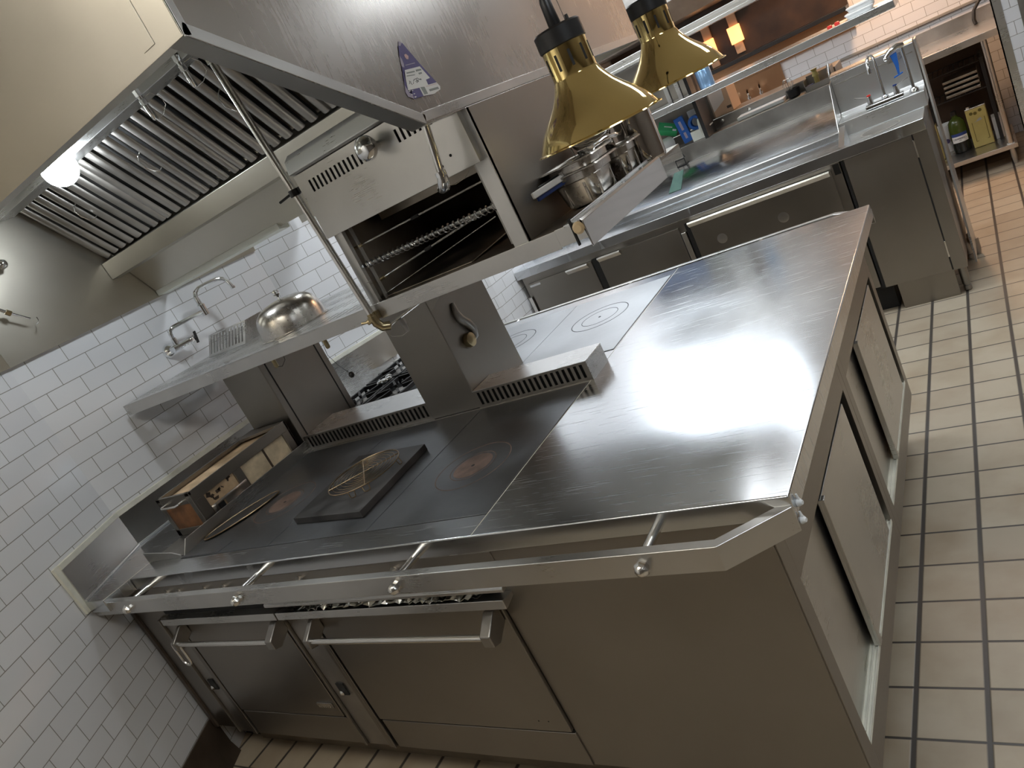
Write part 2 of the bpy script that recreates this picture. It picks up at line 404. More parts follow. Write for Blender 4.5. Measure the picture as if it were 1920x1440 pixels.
# brown cove base along the angled left wall
b = MB(); nW = Vector((0.8794, 0.476, 0))
p0 = A0 + DW * 0.235; p1 = E0
for z0, z1, t0, t1 in ((FZ, 0.0, 0.022, 0.008), (0.0, 0.152, 0.008, 0.008)):
    b.prism([p0 + Vector((0, 0, z0)), p0 + nW * t0 + Vector((0, 0, z0)), p0 + nW * t1 + Vector((0, 0, z1)), p0 + Vector((0, 0, z1))], p1 - p0)
struct(b.done('baseboard_left', 'base', smooth=False))
# stainless sheet covering the tile above head height under the hood
b = MB()
b.box(-2.83, -2.815, 0.235, 1.62, 1.778, 2.74)
q0 = A0 + DW * 1.6
b.prism([A0 + Vector((0, 0, 1.778)), A0 + nW * 0.015 + Vector((0, 0, 1.778)), q0 + nW * 0.015 + Vector((0, 0, 1.778)), q0 + Vector((0, 0, 1.778))], (0, 0, 0.96))
struct(b.done('trim_3', 'steel_hood'))
# ------------------------------------------------------------------ ceiling lights
LP = [(1.4, -0.8, .3, .6), (2.3, 1.6, .3, .3), (0.3, 2.65, .6, .3), (-1.5, 2.7, .6, .3), (-2.08, 4.32, .29, .33), (-1.5, 4.36, .29, .33), (-1.05, -1.25, .6, .3)]  # last one: unseen dim fill, added to brighten hood front and left wall
for i, (x, y, hx, hy) in enumerate(LP):
    t = thing('ceiling_light', (x, y, CZ), 'recessed white ceiling light panel in a metal frame', 'ceiling light', 'ceiling light panels')
    MB().box(x - hx + .02, x + hx - .02, y - hy + .02, y + hy - .02, CZ - 0.012, CZ - 0.004).done('diffuser', 'glow_dim' if y == -1.25 else 'glow_panel', t)
    f = MB()
    for a in (-1, 1):
        f.box(x + a * (hx - .02), x + a * hx, y - hy, y + hy, CZ - 0.018, CZ - 0.001)
        f.box(x - hx + .02, x + hx - .02, y + a * (hy - .02), y + a * hy, CZ - 0.018, CZ - 0.001)
    f.done('frame', 'white', t)
# warm dining-side lighting over the back wall
for i, (x, y, e) in enumerate([(-0.1, 5.6, 42), (-1.5, 5.75, 7)]):
    l = bpy.data.lights.new('warm_downlight', 'AREA'); l.energy = e; l.color = (1.0, 0.60, 0.34); l.shape = 'DISK'; l.size = 0.25
    o = bpy.data.objects.new('warm_downlight', l); o.location = (x, y, 2.6); COL.objects.link(o)

# ------------------------------------------------------------------ the cooking island
R0 = thing('cooking_island', (-1.4, 0.9, FZ), 'long stainless steel cooking island with flat tops, ovens and a front rail', 'cooking island')
b = MB(); b.poly([(-2.665, 0.02), (-2.80, 0.255), (-2.80, 1.60), (-2.72, 1.80), (-0.10, 1.80), (-0.10, 0.02)], 0.115, 0.846)
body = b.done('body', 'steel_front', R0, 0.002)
b = MB(); b.poly([(-2.62, 0.115), (-2.79, 0.27), (-2.79, 1.58), (-2.70, 1.72), (-0.16, 1.72), (-0.16, 0.115)], FZ, 0.118)
b.done('plinth', 'plinth', R0)
# worktop slab with rounded apron
b = MB(); b.poly([(-2.622, -0.118), (-2.480, -0.118), (-2.478, 0.0), (0.0, 0.0), (0.0, 1.85), (-2.742, 1.85), (-2.822, 1.62), (-2.822, 0.245)], 0.848, 0.9)
b.done('worktop', 'worktop', R0, 0.004)
b = MB(); b.box(-0.7765, -0.7745, 0.003, 1.847, 0.8995, 0.9004); b.done('weld_seam', 'caulk', R0); b = MB(); b.box(-2.479, -2.4765, -0.115, 0.28, 0.8995, 0.9006)
b.done('weld_seam', 'caulk', R0)
# front and rear french tops
b = MB(); b.box(-2.245, -0.7785, 0.088, 0.802, 0.8985, 0.9002); b.done('cooktop_gap', 'dark', R0); b = MB(); b.box(-1.86, -0.7815, 1.045, 1.765, 0.8985, 0.9002)
b.done('cooktop_gap', 'dark', R0)
def ringset(c, ro, ri, rust, par, zt=0.9022):
    q = MB(); q.lathe([(ro - 0.0035, -0.0012), (ro - 0.0035, 0.0004), (ro, 0.0004), (ro, -0.0012)], (c[0], c[1], zt), 48, capb=False, capt=False)
    q.done('ring_joint', 'rust' if rust else 'dark', par)
    q = MB(); q.lathe([(ri - 0.0025, -0.0012), (ri - 0.0025, 0.0004), (ri, 0.0004), (ri, -0.0012)], (c[0], c[1], zt), 48, capb=False, capt=False)
    q.done('ring_joint', 'rust' if rust else 'dark', par)
    if rust:
        q = MB(); q.lathe([(ri - 0.012, -0.001), (ri - 0.012, 0.0003)], (c[0], c[1], zt), 40); q.done('ring_cap', 'rust', par)
    q = MB(); q.lathe([(0.006, -0.001), (0.006, 0.0006)], (c[0], c[1], zt + .0002), 12); q.done('lift_hole', 'dark', par)
for x0, x1, c in ((-1.2315, -0.779, (-1.0, 0.368)), (-1.7055, -1.2345, None), (-2.243, -1.7085, (-1.93, 0.375))):
    p = MB().box(x0, x1, 0.09, 0.80, 0.8985, 0.9022).done('cooktop_plate', 'iron', R0, 0.0008)
    if c: ringset(c, 0.128, 0.078, True, p)
for x0, x1, c in ((-1.2565, -0.783, (-1.018, 1.478)), (-1.858, -1.2595, (-1.50, 1.50))):
    p = MB().box(x0, x1, 1.047, 1.763, 0.8985, 0.9022).done('cooktop_plate', 'iron_rear', R0, 0.0008)
    ringset(c, 0.128, 0.082, False, p)
# open burners at the rear left
b = MB(); b.box(-2.40, -1.88, 1.06, 1.78, 0.896, 0.9016); p = b.done('burner_tray', 'cast', R0)
b = MB()
for x0 in (-2.385, -2.135):
    for y0 in (1.09, 1.43):
        x1, y1 = x0 + 0.235, y0 + 0.32
        for q in ((x0, x1, y0, y0 + .014), (x0, x1, y1 - .014, y1), (x0, x0 + .014, y0, y1), (x1 - .014, x1, y0, y1)): b.box(*q, 0.922, 0.940)
        cx, cy = (x0 + x1) / 2, (y0 + y1) / 2
        for a in range(6):
            a = a * PI / 3 + .26; d = Vector((math.cos(a), math.sin(a), 0)); n = Vector((-d.y, d.x, 0))
            b.obox(Vector((cx, cy, 0.932)) + d * 0.085, d * 0.05, n * 0.006, (0, 0, 0.009))
        for sx in (x0 + .007, x1 - .007):
            for sy in (y0 + .007, y1 - .007): b.box(sx - .006, sx + .006, sy - .006, sy + .006, 0.9, 0.924)
b.done('burner_grate', 'cast', R0, 0.002)
b = MB()
for x0 in (-2.268, -2.018):
    for y0 in (1.25, 1.59): b.lathe([(0.05, 0), (0.05, 0.012), (0.035, 0.02)], (x0, y0, 0.9), 20)
b.done('burner_head', 'steel_dark', R0)
# thin upstand plates round the pocket at the left end
b = MB(); b.prism([(-2.238, 0.10, 0.9), (-2.238, 0.14, 0.952), (-2.238, 0.92, 0.952), (-2.238, 0.92, 0.9)], (0.006, 0, 0)); b.done('side_guard', 'steel', R0, 0.001)
b = MB(); b.prism([(-2.49, 0.098, 0.9), (-2.25, 0.098, 0.9), (-2.25, 0.098, 0.91), (-2.30, 0.098, 0.925), (-2.49, 0.098, 0.942)], (0, 0.005, 0)); b.done('front_guard', 'steel', R0, 0.001)
b = MB(); b.box(-2.48, -2.245, 0.11, 0.82, 0.8995, 0.9012); b.done('pocket_tray', 'steel_dark', R0)
# splashbacks along the angled wall
def splash(par, pts, z0, z1, th, name, mat):
    k = MB()
    for (p, q, n) in pts: k.prism([p + Vector((0, 0, z0)), q + Vector((0, 0, z0)), q + n * th + Vector((0, 0, z0)), p + n * th + Vector((0, 0, z0))], (0, 0, z1 - z0))
    return k.done(name, mat, par, 0.0015)
dB = (C0 - B0).normalized(); nB = Vector((dB.y, -dB.x, 0)); nx = Vector((1, 0, 0))
wv = Vector((0.003, 0, 0))
seg = [(A0 + DW * 0.412 + nW * .004, A0 + nW * .004, nW), (A0 + wv, B0 + wv, nx), (B0 + nB * .004, B0 + dB * 0.45 + nB * .004, nB)]
splash(R0, seg, 0.895, 1.052, 0.014, 'splashback', 'steel')
splash(R0, [(p, q, n) for p, q, n in seg], 1.050, 1.072, 0.017, 'caulk_line', 'caulk')
b = MB(); pe = A0 + DW * 0.412
b.prism([pe + nW * .002 + Vector((0, 0, 0.86)), pe + DW * 0.02 + nW * .002 + Vector((0, 0, 0.86)), pe + DW * 0.028 + nW * .002 + Vector((0, 0, 1.07)), pe + nW * .002 + Vector((0, 0, 1.072))], nW * 0.012); b.done('caulk_bead', 'caulk', R0)
# covered bottom corner of the splashback
b = MB()
for p, q, n in seg[:2]: b.tube([p + n * 0.016 + Vector((0, 0, 0.903)), q + n * 0.016 + Vector((0, 0, 0.903))], 0.006, 8)
b.done('cove', 'steel_lite', R0)
# ---- front rail
RZ0, RZ1 = 0.823, 0.879
b = MB(); b.poly([(-2.672, -0.104), (-0.124, -0.104), (0.0, -0.004), (0.0, 0.0), (-0.034, 0.0), (-0.132, -0.079), (-2.655, -0.079)], RZ0, RZ1)
rail = b.done('front_rail', 'steel_h', R0, 0.003)
for x in (-0.285, -0.985, -1.68, -2.36):
    p = MB().cyl((x, 0.01, 0.862), (x, -0.085, 0.862), 0.0105).done('rail_post', 'satin', R0)
    MB().lathe([(0.013, 0), (0.0135, 0.006), (0.017, 0.008), (0.0165, 0.013), (0.012, 0.021), (0.005, 0.0255), (0.0002, 0.0265)], (x, -0.104, 0.850), 8, (0, -1, 0)).done('bolt', 'satin', p)
b = MB(); b.poly([(-2.66, 1.955), (-0.15, 1.955), (-0.03, 1.855), (0.0, 1.852), (0.0, 1.862), (-0.142, 1.98), (-2.65, 1.98)], RZ0, RZ1)
b.done('rear_rail', 'steel_h', R0, 0.003)
for x in (-0.44, -1.06, -1.72, -2.3):
    MB().cyl((x, 1.84, 0.868), (x, 1.962, 0.868), 0.0105).done('rail_post', 'satin', R0)
# two small white hooks on the corner
b = MB()
for y, z in ((0.028, 0.866), (0.012, 0.838)): b.lathe([(0.0075, 0), (0.009, 0.004), (0.004, 0.012)], (0.0, y, z), 10, (1, -0.3, 0)); b.lathe([(.004, 0), (.002, .012)], (0.004, y, z + .006), 8, (0, 0, 1))
b.done('rail_clip', 'white', R0)
# ---- control strip, drip lips, ovens
b = MB(); b.box(-2.44, -0.80, 0.03, 0.06, 0.70, 0.845); b.done('control_panel', 'steel_dark', R0)
b = MB(); b.box(-2.44, -0.75, 0.005, 0.03, 0.79, 0.846); b.done('control_fascia', 'steel_front', R0, 0.002)
for x in (-2.30, -2.22, -2.05, -1.93, -1.52, -1.10):
    MB().lathe([(0.016, 0), (0.016, 0.004), (0.009, 0.005), (0.009, 0.022), (0.0005, 0.023)], (x, 0.006, 0.815), 14, (0, -1, 0)).done('valve_stem', 'steel_dark', R0)
b = MB(); b.prism([(-1.72, -0.012, 0.775), (-1.72, -0.03, 0.757), (-1.72, -0.03, 0.748), (-1.72, 0.004, 0.748), (-1.72, 0.004, 0.778)], (0.98, 0, 0)); b.done('trim_strip', 'steel', R0, 0.0015)
b = MB(); b.box(-2.42, -0.79, 0.006, 0.05, 0.722, 0.79); b.done('vent_recess', 'dark', R0)
for x0, x1 in ((-2.392, -1.690), (-1.682, -0.752)):
    k = MB(); k.prism([(x0, 0.03, 0.722), (x0, -0.004, 0.722), (x0, -0.034, 0.728), (x0, -0.036, 0.701), (x0, -0.028, 0.701), (x0, 0.03, 0.712)], (x1 - x0, 0, 0)); k.done('drip_lip', 'steel_h', R0, 0.002)
b = MB(); random.seed(3)     # crumpled foil stuffed in the vent slot above the right oven
nx_, rows = 60, 3
grid = [[b.bm.verts.new((-1.56 + 0.73 * i / nx_ + random.uniform(-.004, .004), -0.030 + 0.013 * j + random.uniform(-.005, .005), 0.7285 + random.uniform(0, .012) + .003 * j)) for j in range(rows)] for i in range(nx_ + 1)]
for i in range(nx_):
    for j in range(rows - 1): b.bm.faces.new((grid[i][j], grid[i + 1][j], grid[i + 1][j + 1], grid[i][j + 1]))
o = b.done('foil_strip', 'foil', None, smooth=False, solid=0.001)
tag(o, 'crumpled strip of aluminium foil stuffed in the slot above the wide oven door', 'foil')
# oven bay left, bay right
for x0, x1, kind in ((-2.352, -1.738, 0), (-1.560, -0.802, 1)):
    MB().box(x0 - 0.006, x1 + 0.006, 0.012, 0.03, 0.112, 0.70).done('oven_gap', 'dark', R0)
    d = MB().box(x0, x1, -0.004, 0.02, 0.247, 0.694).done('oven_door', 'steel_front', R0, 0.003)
    part_label(d, 'narrow oven door with a small badge' if kind == 0 else 'wide oven door')
    k = MB(); k.box(x0 - .003, x1 + .003, 0.002, 0.022, 0.117, 0.237); k.done('kick_panel', 'steel_front', R0, 0.003)
    hz, hy = 0.640, -0.066
    hx0, hx1 = (x0 + 0.05, x1 - 0.01) if kind == 0 else (x0 + 0.03, x1 - 0.04)
    MB().cyl((hx0, hy, hz), (hx1, hy, hz), 0.0095).done('handle_bar', 'satin', d)
    for hx, th in ((hx1, 0.034), (hx0 - 0.02, 0.02)):
        k = MB(); k.prism([(hx, -0.004, 0.690), (hx, -0.03, 0.690), (hx, -0.082, 0.655), (hx, -0.082, 0.622), (hx, -0.055, 0.612), (hx, -0.004, 0.640)], (th, 0, 0)); k.done('handle_bracket', 'steel_dark', d, 0.004)
    if kind == 0:
        k = MB(); k.box(-1.835, -1.755, -0.0075, -0.004, 0.290, 0.312); bd = k.done('badge', 'steel_dark', d, 0.0015)
        k = MB(); k.box(-1.833, -1.762, -0.010, -0.0070, 0.302, 0.3115)
        for i in range(6): k.box(-1.828 + i * 0.0115, -1.822 + i * 0.0115, -0.0095, -0.007, 0.2935, 0.303)
        k.done('badge_letters', 'satin', d)
    else:
        k = MB()
        for hx in (-0.893, -0.860): k.lathe([(0.0022, 0), (0.0022, 0.0006)], (hx, -0.0042, 0.285), 8, (0, -1, 0))
        k.done('screw_hole', 'dark', d)
# strips and slotted columns between and beside the ovens
def column(x0, x1, name):
    k = MB(); k.box(x0, x0 + 0.012, -0.004, 0.02, 0.115, 0.70); k.box(x1 - 0.012, x1, -0.004, 0.02, 0.115, 0.70); k.box(x1 - 0.034, x1 - 0.018, -0.001, 0.02, 0.115, 0.70)
    c = k.done(name, 'steel_front', R0, 0.002)
    k = MB(); k.box(x0 + 0.014, x1 - 0.036, 0.006, 0.02, 0.115, 0.705); k.done('recess_panel', 'steel_dark', c)
    xm = (x0 + x1) / 2 - 0.01
    k = MB(); k.box(xm - .018, xm + .018, 0.001, 0.012, 0.345, 0.395); k.done('latch_slot', 'dark', c)
    k = MB(); k.lathe([(0.009, 0), (0.01, 0.006), (0.004, 0.011)], (xm - .006, 0.002, 0.358), 10, (0, -1, 0)); k.done('latch_pin', 'satin', c)
column(-1.728, -1.572, 'oven_divider')
column(-2.492, -2.362, 'oven_divider')
# loop-shaped steel clip hooked over the left end of the narrow oven handle
k = MB(); cx, cy, cz = -2.325, -0.068, 0.598
pts = arc((cx, cy, cz + .03), 0.024, 0, PI, 8, (1, 0, 0), (0, 0, 1)) + arc((cx, cy, cz - .03), 0.024, PI, 2 * PI, 8, (1, 0, 0), (0, 0, 1))
k.tube(pts, 0.0048, 8, closed=True)
tag(k.done('spring_clip', 'satin'), 'steel loop clip hooked over the left end of the narrow oven handle', 'clip')
# caulk line where the island meets the wall
k = MB(); k.box(-2.69, -2.664, 0.012, 0.03, 0.115, 0.82); k.done('caulk_bead', 'base', R0)
# plain right front panel and end panel with sliding doors
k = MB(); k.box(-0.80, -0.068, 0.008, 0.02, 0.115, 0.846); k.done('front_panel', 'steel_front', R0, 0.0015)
EX = -0.065
def frame_yz(k, x0, x1, y0, y1, z0, z1, oy0, oy1, oz0, oz1):
    k.box(x0, x1, y0, oy0, z0, z1); k.box(x0, x1, oy1, y1, z0, z1); k.box(x0, x1, oy0, oy1, z0, oz0); k.box(x0, x1, oy0, oy1, oz1, z1)
k = MB(); frame_yz(k, -0.085, EX, 0.012, 0.898, 0.115, 0.848, 0.062, 0.862, 0.20, 0.662); k.done('end_frame', 'steel_front', R0, 0.001)
k = MB(); frame_yz(k, -0.085, EX, 0.900, 1.805, 0.115, 0.848, 0.945, 1.752, 0.20, 0.662); k.done('end_frame', 'steel_front', R0, 0.001)
k = MB(); k.box(-0.099, -0.095, 0.05, 1.77, 0.19, 0.67); k.done('door_recess', 'dark', R0)
for y0, ya, yb, y1 in ((0.062, 0.345, 0.806, 0.862), (0.945, 1.192, 1.70, 1.752)):
    k = MB(); k.box(-0.075, -0.066, ya, yb, 0.207, 0.65); k.box(-0.068, -0.058, ya, ya + 0.022, 0.207, 0.65); d = k.done('sliding_door', 'steel', R0, 0.002)
    k = MB(); k.box(-0.093, -0.086, y0, ya + 0.06, 0.207, 0.66); d = k.done('sliding_door', 'steel', R0, 0.002)
    k = MB(); k.box(-0.095, -0.064, y0, y1, 0.196, 0.202)
    for xx in (-0.0655, -0.0765, -0.0875): k.box(xx - .001, xx + .001, y0, y1, 0.2, 0.208)
    k.done('door_track', 'caulk', R0)
# ---- chimney posts in the middle and the slotted vents between them
def post(x0, x1):
    k = MB(); k.box(x0, x1, 0.82, 1.18, 0.9, 1.384); p = k.done('flue_post', 'steel_front', R0, 0.004)
    return p
p1 = post(-1.489, -1.252); p2 = post(-2.512, -2.243)
k = MB(); k.prism([(-1.252, 0.822, 1.292), (-1.252, 0.822, 1.384), (-1.10, 0.822, 1.384)], (0, 0.003, 0)); k.done('gusset', 'steel_front', p1)
k = MB(); k.box(-2.2435, -2.2415, 0.852, 0.858, 0.92, 1.38); k.done('panel_gap', 'dark', p2); k = MB(); k.box(-2.2435, -2.2415, 1.14, 1.146, 0.92, 1.38); k.done('panel_gap', 'dark', p2)
def vent(x0, x1, y0, y1, n, px):
    z0, z1 = 0.9, 0.968
    k = MB(); k.box(x0, x1, y0 + 0.012, y1, z0, z1 - 0.001); k.done('vent_core', 'dark', R0)
    us = [x0]
    pitch = (x1 - x0 - 0.024) / n
    for i in range(n): us += [x0 + 0.012 + i * pitch + pitch * 0.25, x0 + 0.012 + i * pitch + pitch * 0.75]
    us.append(x1)
    k = MB(); k.slots((0, y0, 0), (1, 0, 0), (0, 0, 1), us, [z0, z0 + 0.013, z1 - 0.007, z1], lambda i, j: j == 1 and i % 2 == 1)
    g = k.done('vent_grille', 'steel_front', R0, smooth=False, solid=0.002)
    k = MB(); k.box(x0, x1 + 0.001, y0 - 0.001, y1 + 0.004, z1 - 0.002, z1 + 0.002); k.box(x1 - 0.002, x1 + 0.002, y0, y1, z0, z1); k.done('vent_cover', 'steel_lite', R0, 0.001)
vent(-1.250, -0.765, 0.812, 0.945, 20, 0)
vent(-2.240, -1.491, 0.830, 1.03, 30, 0)
# spiral-handled valve on the side of the right post: tapered lever curling round a knob
k = MB()
pts = [Vector((-1.246, y, z)) for y, z in ((0.945, 1.272), (0.935, 1.24), (0.94, 1.21), (0.962, 1.18), (0.978, 1.15), (0.972, 1.12), (0.955, 1.112))]
k.tube(pts, [0.006, 0.013, 0.018, 0.021, 0.020, 0.014, 0.006], 10); k.done('damper_lever', 'steel_dark', p1)
k = MB(); k.lathe([(0.027, 0), (0.029, 0.007), (0.026, 0.02), (0.010, 0.025)], (-1.2515, 0.930, 1.125), 18, (1, 0, 0)); k.done('damper_knob', 'brass_dull', p1)

# ------------------------------------------------------------------ perforated overshelf
SZ = 1.432
t = thing('overshelf', (-2.0, 0.92, SZ), 'long perforated stainless shelf over the left half of the cooking island', 'shelf')
us = [0.0]; x0 = -2.79; W = 1.585
for i in range(31): us += [0.025 + i * 0.05, 0.025 + i * 0.05 + 0.026]
us.append(W)
vs = [0.0]
for r in range(4):
    for j in range(6): vs += [0.045 + r * 0.195 + j * 0.019, 0.045 + r * 0.195 + j * 0.019 + 0.0085]
vs.append(0.81)
b = MB(); b.slots((x0, 0.52, SZ - 0.001), (1, 0, 0), (0, 1, 0), us, vs, lambda i, j: i % 2 == 1 and j % 2 == 1)
b.done('shelf_plate', 'steel_lite', t, smooth=False, solid=0.0015)
b = MB(); b.box(x0, -1.205, 0.52, 0.523, SZ - 0.047, SZ); b.box(x0, -1.205, 1.327, 1.33, SZ - 0.047, SZ); b.box(x0, x0 + 0.003, 0.52, 1.33, SZ - 0.047, SZ)
b.box(x0 + .003, -1.205, 0.523, 0.54, SZ - .047, SZ - .0445)
b.done('shelf_edge', 'steel_h', t, 0.0008)
# ------------------------------------------------------------------ salamander broiler and the stand-up compartment beside it
t = thing('salamander_broiler', (-0.9, 0.92, 1.384), 'stainless salamander broiler with an open rack bay over the middle of the island', 'broiler')
b = MB(); b.box(-1.205, -0.40, 0.52, 1.33, 1.424, SZ); b.done('deck', 'steel_heat', t)
b = MB(); b.box(-1.205, -0.502, 0.518, 0.522, 1.384, SZ + .001); b.done('deck_front', 'steel', t, 0.001); b = MB(); b.box(-1.205, -0.40, 1.327, 1.33, 1.384, SZ); b.done('deck_rear', 'steel', t, 0.001)
b = MB(); b.box(-0.502, -0.405, 0.517, 0.522, 1.388, SZ + .003); b.done('deck_front', 'steel_h', t, 0.001)
b = MB(); b.box(-1.192, -1.158, 0.52, 0.535, SZ, 1.86); b.box(-1.192, -1.188, 0.53, 1.2, SZ, 1.86); b.box(-1.158, -1.153, 0.55, 0.565, SZ, 1.70); b.done('left_stile', 'steel', t, 0.0015)
b = MB(); b.box(-0.632, -0.585, 0.52, 0.535, SZ, 1.80); b.done('right_stile', 'steel', t, 0.0015)
b = MB(); b.box(-0.588, -0.585, 0.522, 1.33, SZ, 1.80); dv = b.done('divider_plate', 'steel_front', t, 0.001)
b = MB(); b.box(-1.15, -0.64, 0.70, 1.18, 1.645, 1.67); b.box(-1.187, -1.182, 0.535, 1.18, SZ, 1.67); b.done('bay_lining', 'steel_heat', t)
b = MB(); b.prism([(-1.187, 1.12, SZ), (-1.187, 1.135, SZ), (-1.187, 0.86, 1.66), (-1.187, 0.845, 1.66)], (0.34, 0, 0)); b.done('heat_reflector', 'steel_heat', t, 0.002)
b = MB(); b.prism([(-1.187, 0.56, 1.434), (-1.187, 0.56, 1.437), (-1.187, 1.1, 1.462), (-1.187, 1.1, 1.459)], (0.38, 0, 0)); b.done('drip_tray', 'steel_heat', t)
# upper cabinet: front panel with slots, crown
b = MB()
us = [-1.20]
n0 = [(-1.155 + i * 0.0187) for i in range(29)]
us2 = [-1.20]; op = []
for i, xx in enumerate(n0):
    us2 += [xx, xx + 0.0085]; op.append(not (14 <= i <= 18))
us2.append(-0.60)
b.slots((0, 0.500, 0), (1, 0, 0), (0, 0, 1), us2, [1.670, 1.803, 1.838, 1.866], lambda i, j: j == 1 and i % 2 == 1 and op[i // 2])
pf = b.done('front_panel', 'steel', t, smooth=False, solid=0.003)
b = MB(); b.box(-1.20, -1.196, 0.5, 0.56, 1.67, 1.866); b.box(-0.604, -0.60, 0.5, 0.53, 1.67, 1.866); b.box(-1.20, -0.60, 0.5, 0.53, 1.668, 1.672); b.done('panel_return', 'steel', pf, 0.001)
b = MB(); b.box(-1.186, -0.64, 0.512, 0.53, 1.69, 1.85); b.done('slot_backing', 'dark', t)
b = MB(); b.box(-1.19, -0.64, 0.53, 1.18, 1.672, 1.866); b.done('burner_box', 'steel_dark', t)
b = MB(); b.prism([(-1.20, 0.497, 1.868), (-1.20, 0.484, 1.874), (-1.20, 0.493, 1.912), (-1.20, 0.515, 1.926), (-1.20, 0.56, 1.93), (-1.20, 1.18, 1.93), (-1.20, 1.18, 1.868)], (0.60, 0, 0)); b.done('crown', 'steel_lite', t, 0.003)
b = MB()
for x, z in ((-0.71, 1.70), (-0.672, 1.715)): b.lathe([(0.004, 0), (0.004, 0.001)], (x, 0.4985, z), 8, (0, -1, 0))
b.done('screw_hole', 'dark', pf)
kb = MB(); kb.lathe([(0.011, 0), (0.011, 0.028), (0.027, 0.032), (0.033, 0.045), (0.032, 0.058), (0.024, 0.066), (0.012, 0.069), (0.0005, 0.070)], (-0.868, 0.4985, 1.826), 24, (0, -1, 0.05)); kb.done('control_knob', 'chrome', pf)
# rods inside the bay
def rod(a, bb, r, name, mat='wire_steel', par=None): return MB().cyl(a, bb, r, 8).done(name, mat, par)
rod((-1.182, 0.56, 1.607), (-0.645, 0.56, 1.622), 0.0028, 'rack_rod', par=t); rod((-0.93, 0.56, 1.6135), (-0.90, 0.56, 1.6145), 0.005, 'rod_collar', 'dark', t)
rod((-1.182, 0.56, 1.607), (-1.145, 0.56, 1.608), 0.0052, 'rod_ferrule', 'brass_dull', t)
rod((-1.182, 0.58, 1.487), (-0.66, 0.545, 1.552), 0.0032, 'rack_rod', par=t); rod((-0.94, 0.565, 1.517), (-0.912, 0.563, 1.5205), 0.0055, 'rod_collar', 'dark', t)
rod((-1.182, 0.58, 1.487), (-1.14, 0.578, 1.492), 0.0055, 'rod_ferrule', 'brass_dull', t)
rod((-1.175, 0.575, 1.442), (-0.66, 0.545, 1.525), 0.0015, 'rack_wire', par=t)
rod((-1.182, 0.545, 1.549), (-0.634, 0.545, 1.552), 0.006, 'spring_shaft', 'chrome', t)
b = MB(); pts = []
for i in range(26 * 10 + 1):
    a = i / 10 * 2 * PI; x = -1.155 + 0.515 * i / 260
    pts.append((x, 0.545 + 0.0105 * math.cos(a), 1.5495 + 0.0105 * math.sin(a)))
b.tube(pts, 0.0022, 5); b.done('counterbalance_spring', 'steel_dark', t)
b = MB(); b.box(-0.655, -0.635, 0.55, 0.565, 1.44, 1.67); b.lathe([(0.008, 0), (0.008, 0.014)], (-0.643, 0.549, 1.552), 10, (0, -1, 0)); b.done('rack_arm', 'steel_dark', t)
# chrome pass ledge at the right-hand edge of the deck
t2 = thing('pass_ledge', (-0.385, 0.79, 1.38), 'polished steel ledge along the right edge of the raised broiler deck', 'ledge')
b = MB(); b.prism([(-0.405, 0.46, 1.445), (-0.391, 0.46, 1.440), (-0.391, 0.46, 1.374), (-0.387, 0.46, 1.374), (-0.387, 0.46, 1.440), (-0.394, 0.46, 1.447)], (0, 0.63, 0)); b.done('apron', 'mirror', t2, 0.0015)
b = MB(); b.box(-0.45, -0.402, 0.475, 1.09, 1.437, 1.443); b.box(-0.43, -0.426, 0.475, 1.09, 1.443, 1.45); b.done('shelf_strip', 'steel_lite', t2, 0.001)
b = MB(); b.lathe([(0.015, 0), (0.016, 0.006), (0.010, 0.012)], (-0.404, 0.463, 1.428), 16, (0, -1, 0)); b.done('end_cap', 'ivory', t2)
b = MB(); b.box(-0.428, -0.424, 0.466, 0.475, 1.385, 1.455); b.done('end_bracket', 'dark', t2)
for y in (0.62, 0.78, 0.94): b = MB(); b.box(-0.402, -0.393, y, y + 0.012, 1.444, 1.45); b.done('clip', 'chrome', t2)

# ------------------------------------------------------------------ exhaust hood
XE = -0.593
t = thing('exhaust_hood', (-1.6, 0.9, 1.8), 'large stainless exhaust hood hanging over the cooking island', 'exhaust hood')
ov = [(-0.182, 2.77), (-0.182, 2.072), (0.349, 1.798), (1.91, 1.806), (1.91, 2.77)]
b = MB(); b.prism([(XE - 0.003, y, z) for y, z in ov], (0.003, 0, 0)); ep = b.done('end_panel', 'steel_end', t, 0.0008)
b = MB()
def strip(p, q, wd):
    p, q = Vector((XE - 0.002, *p)), Vector((XE - 0.002, *q)); d = (q - p).normalized(); up = Vector((1, 0, 0)).cross(d)
    b.prism([p, q, q + up * 0.003, p + up * 0.003], (-wd, 0, 0))
strip((-0.182, 2.072), (0.349, 1.798), 0.045); strip((0.349, 1.798), (1.91, 1.806), 0.03)
b.box(XE - .001, XE + 0.0015, -0.18, -0.165, 2.068, 2.77)
d1 = Vector((0, 0.531, -0.274)).normalized(); u1 = Vector((0, 0.274, 0.531)).normalized()
P0 = Vector((XE, -0.182, 2.072))
b.prism([P0, P0 + d1 * 0.5975, P0 + d1 * 0.5975 + u1 * 0.022, P0 + u1 * 0.022], (0.0015, 0, 0))
b.box(XE, XE + 0.0015, 0.349, 1.91, 1.803, 1.826)
b.done('hem', 'steel_h', ep, 0.0006)
wl = -2.601
b = MB(); b.box(wl, XE, -0.182, -0.179, 2.072, 2.77); b.box(wl, XE, -0.182, -0.150, 2.070, 2.073); b.done('front_panel', 'steel_hood', t, 0.0008)
b = MB(); b.box(-0.70, -0.664, -0.1835, -0.182, 2.09, 2.77); b.done('seam_strip', 'steel_hood', t, 0.0006)
b = MB(); b.box(-2.70, XE, 1.907, 1.91, 1.80, 2.77); b.done('rear_panel', 'steel_hood', t)
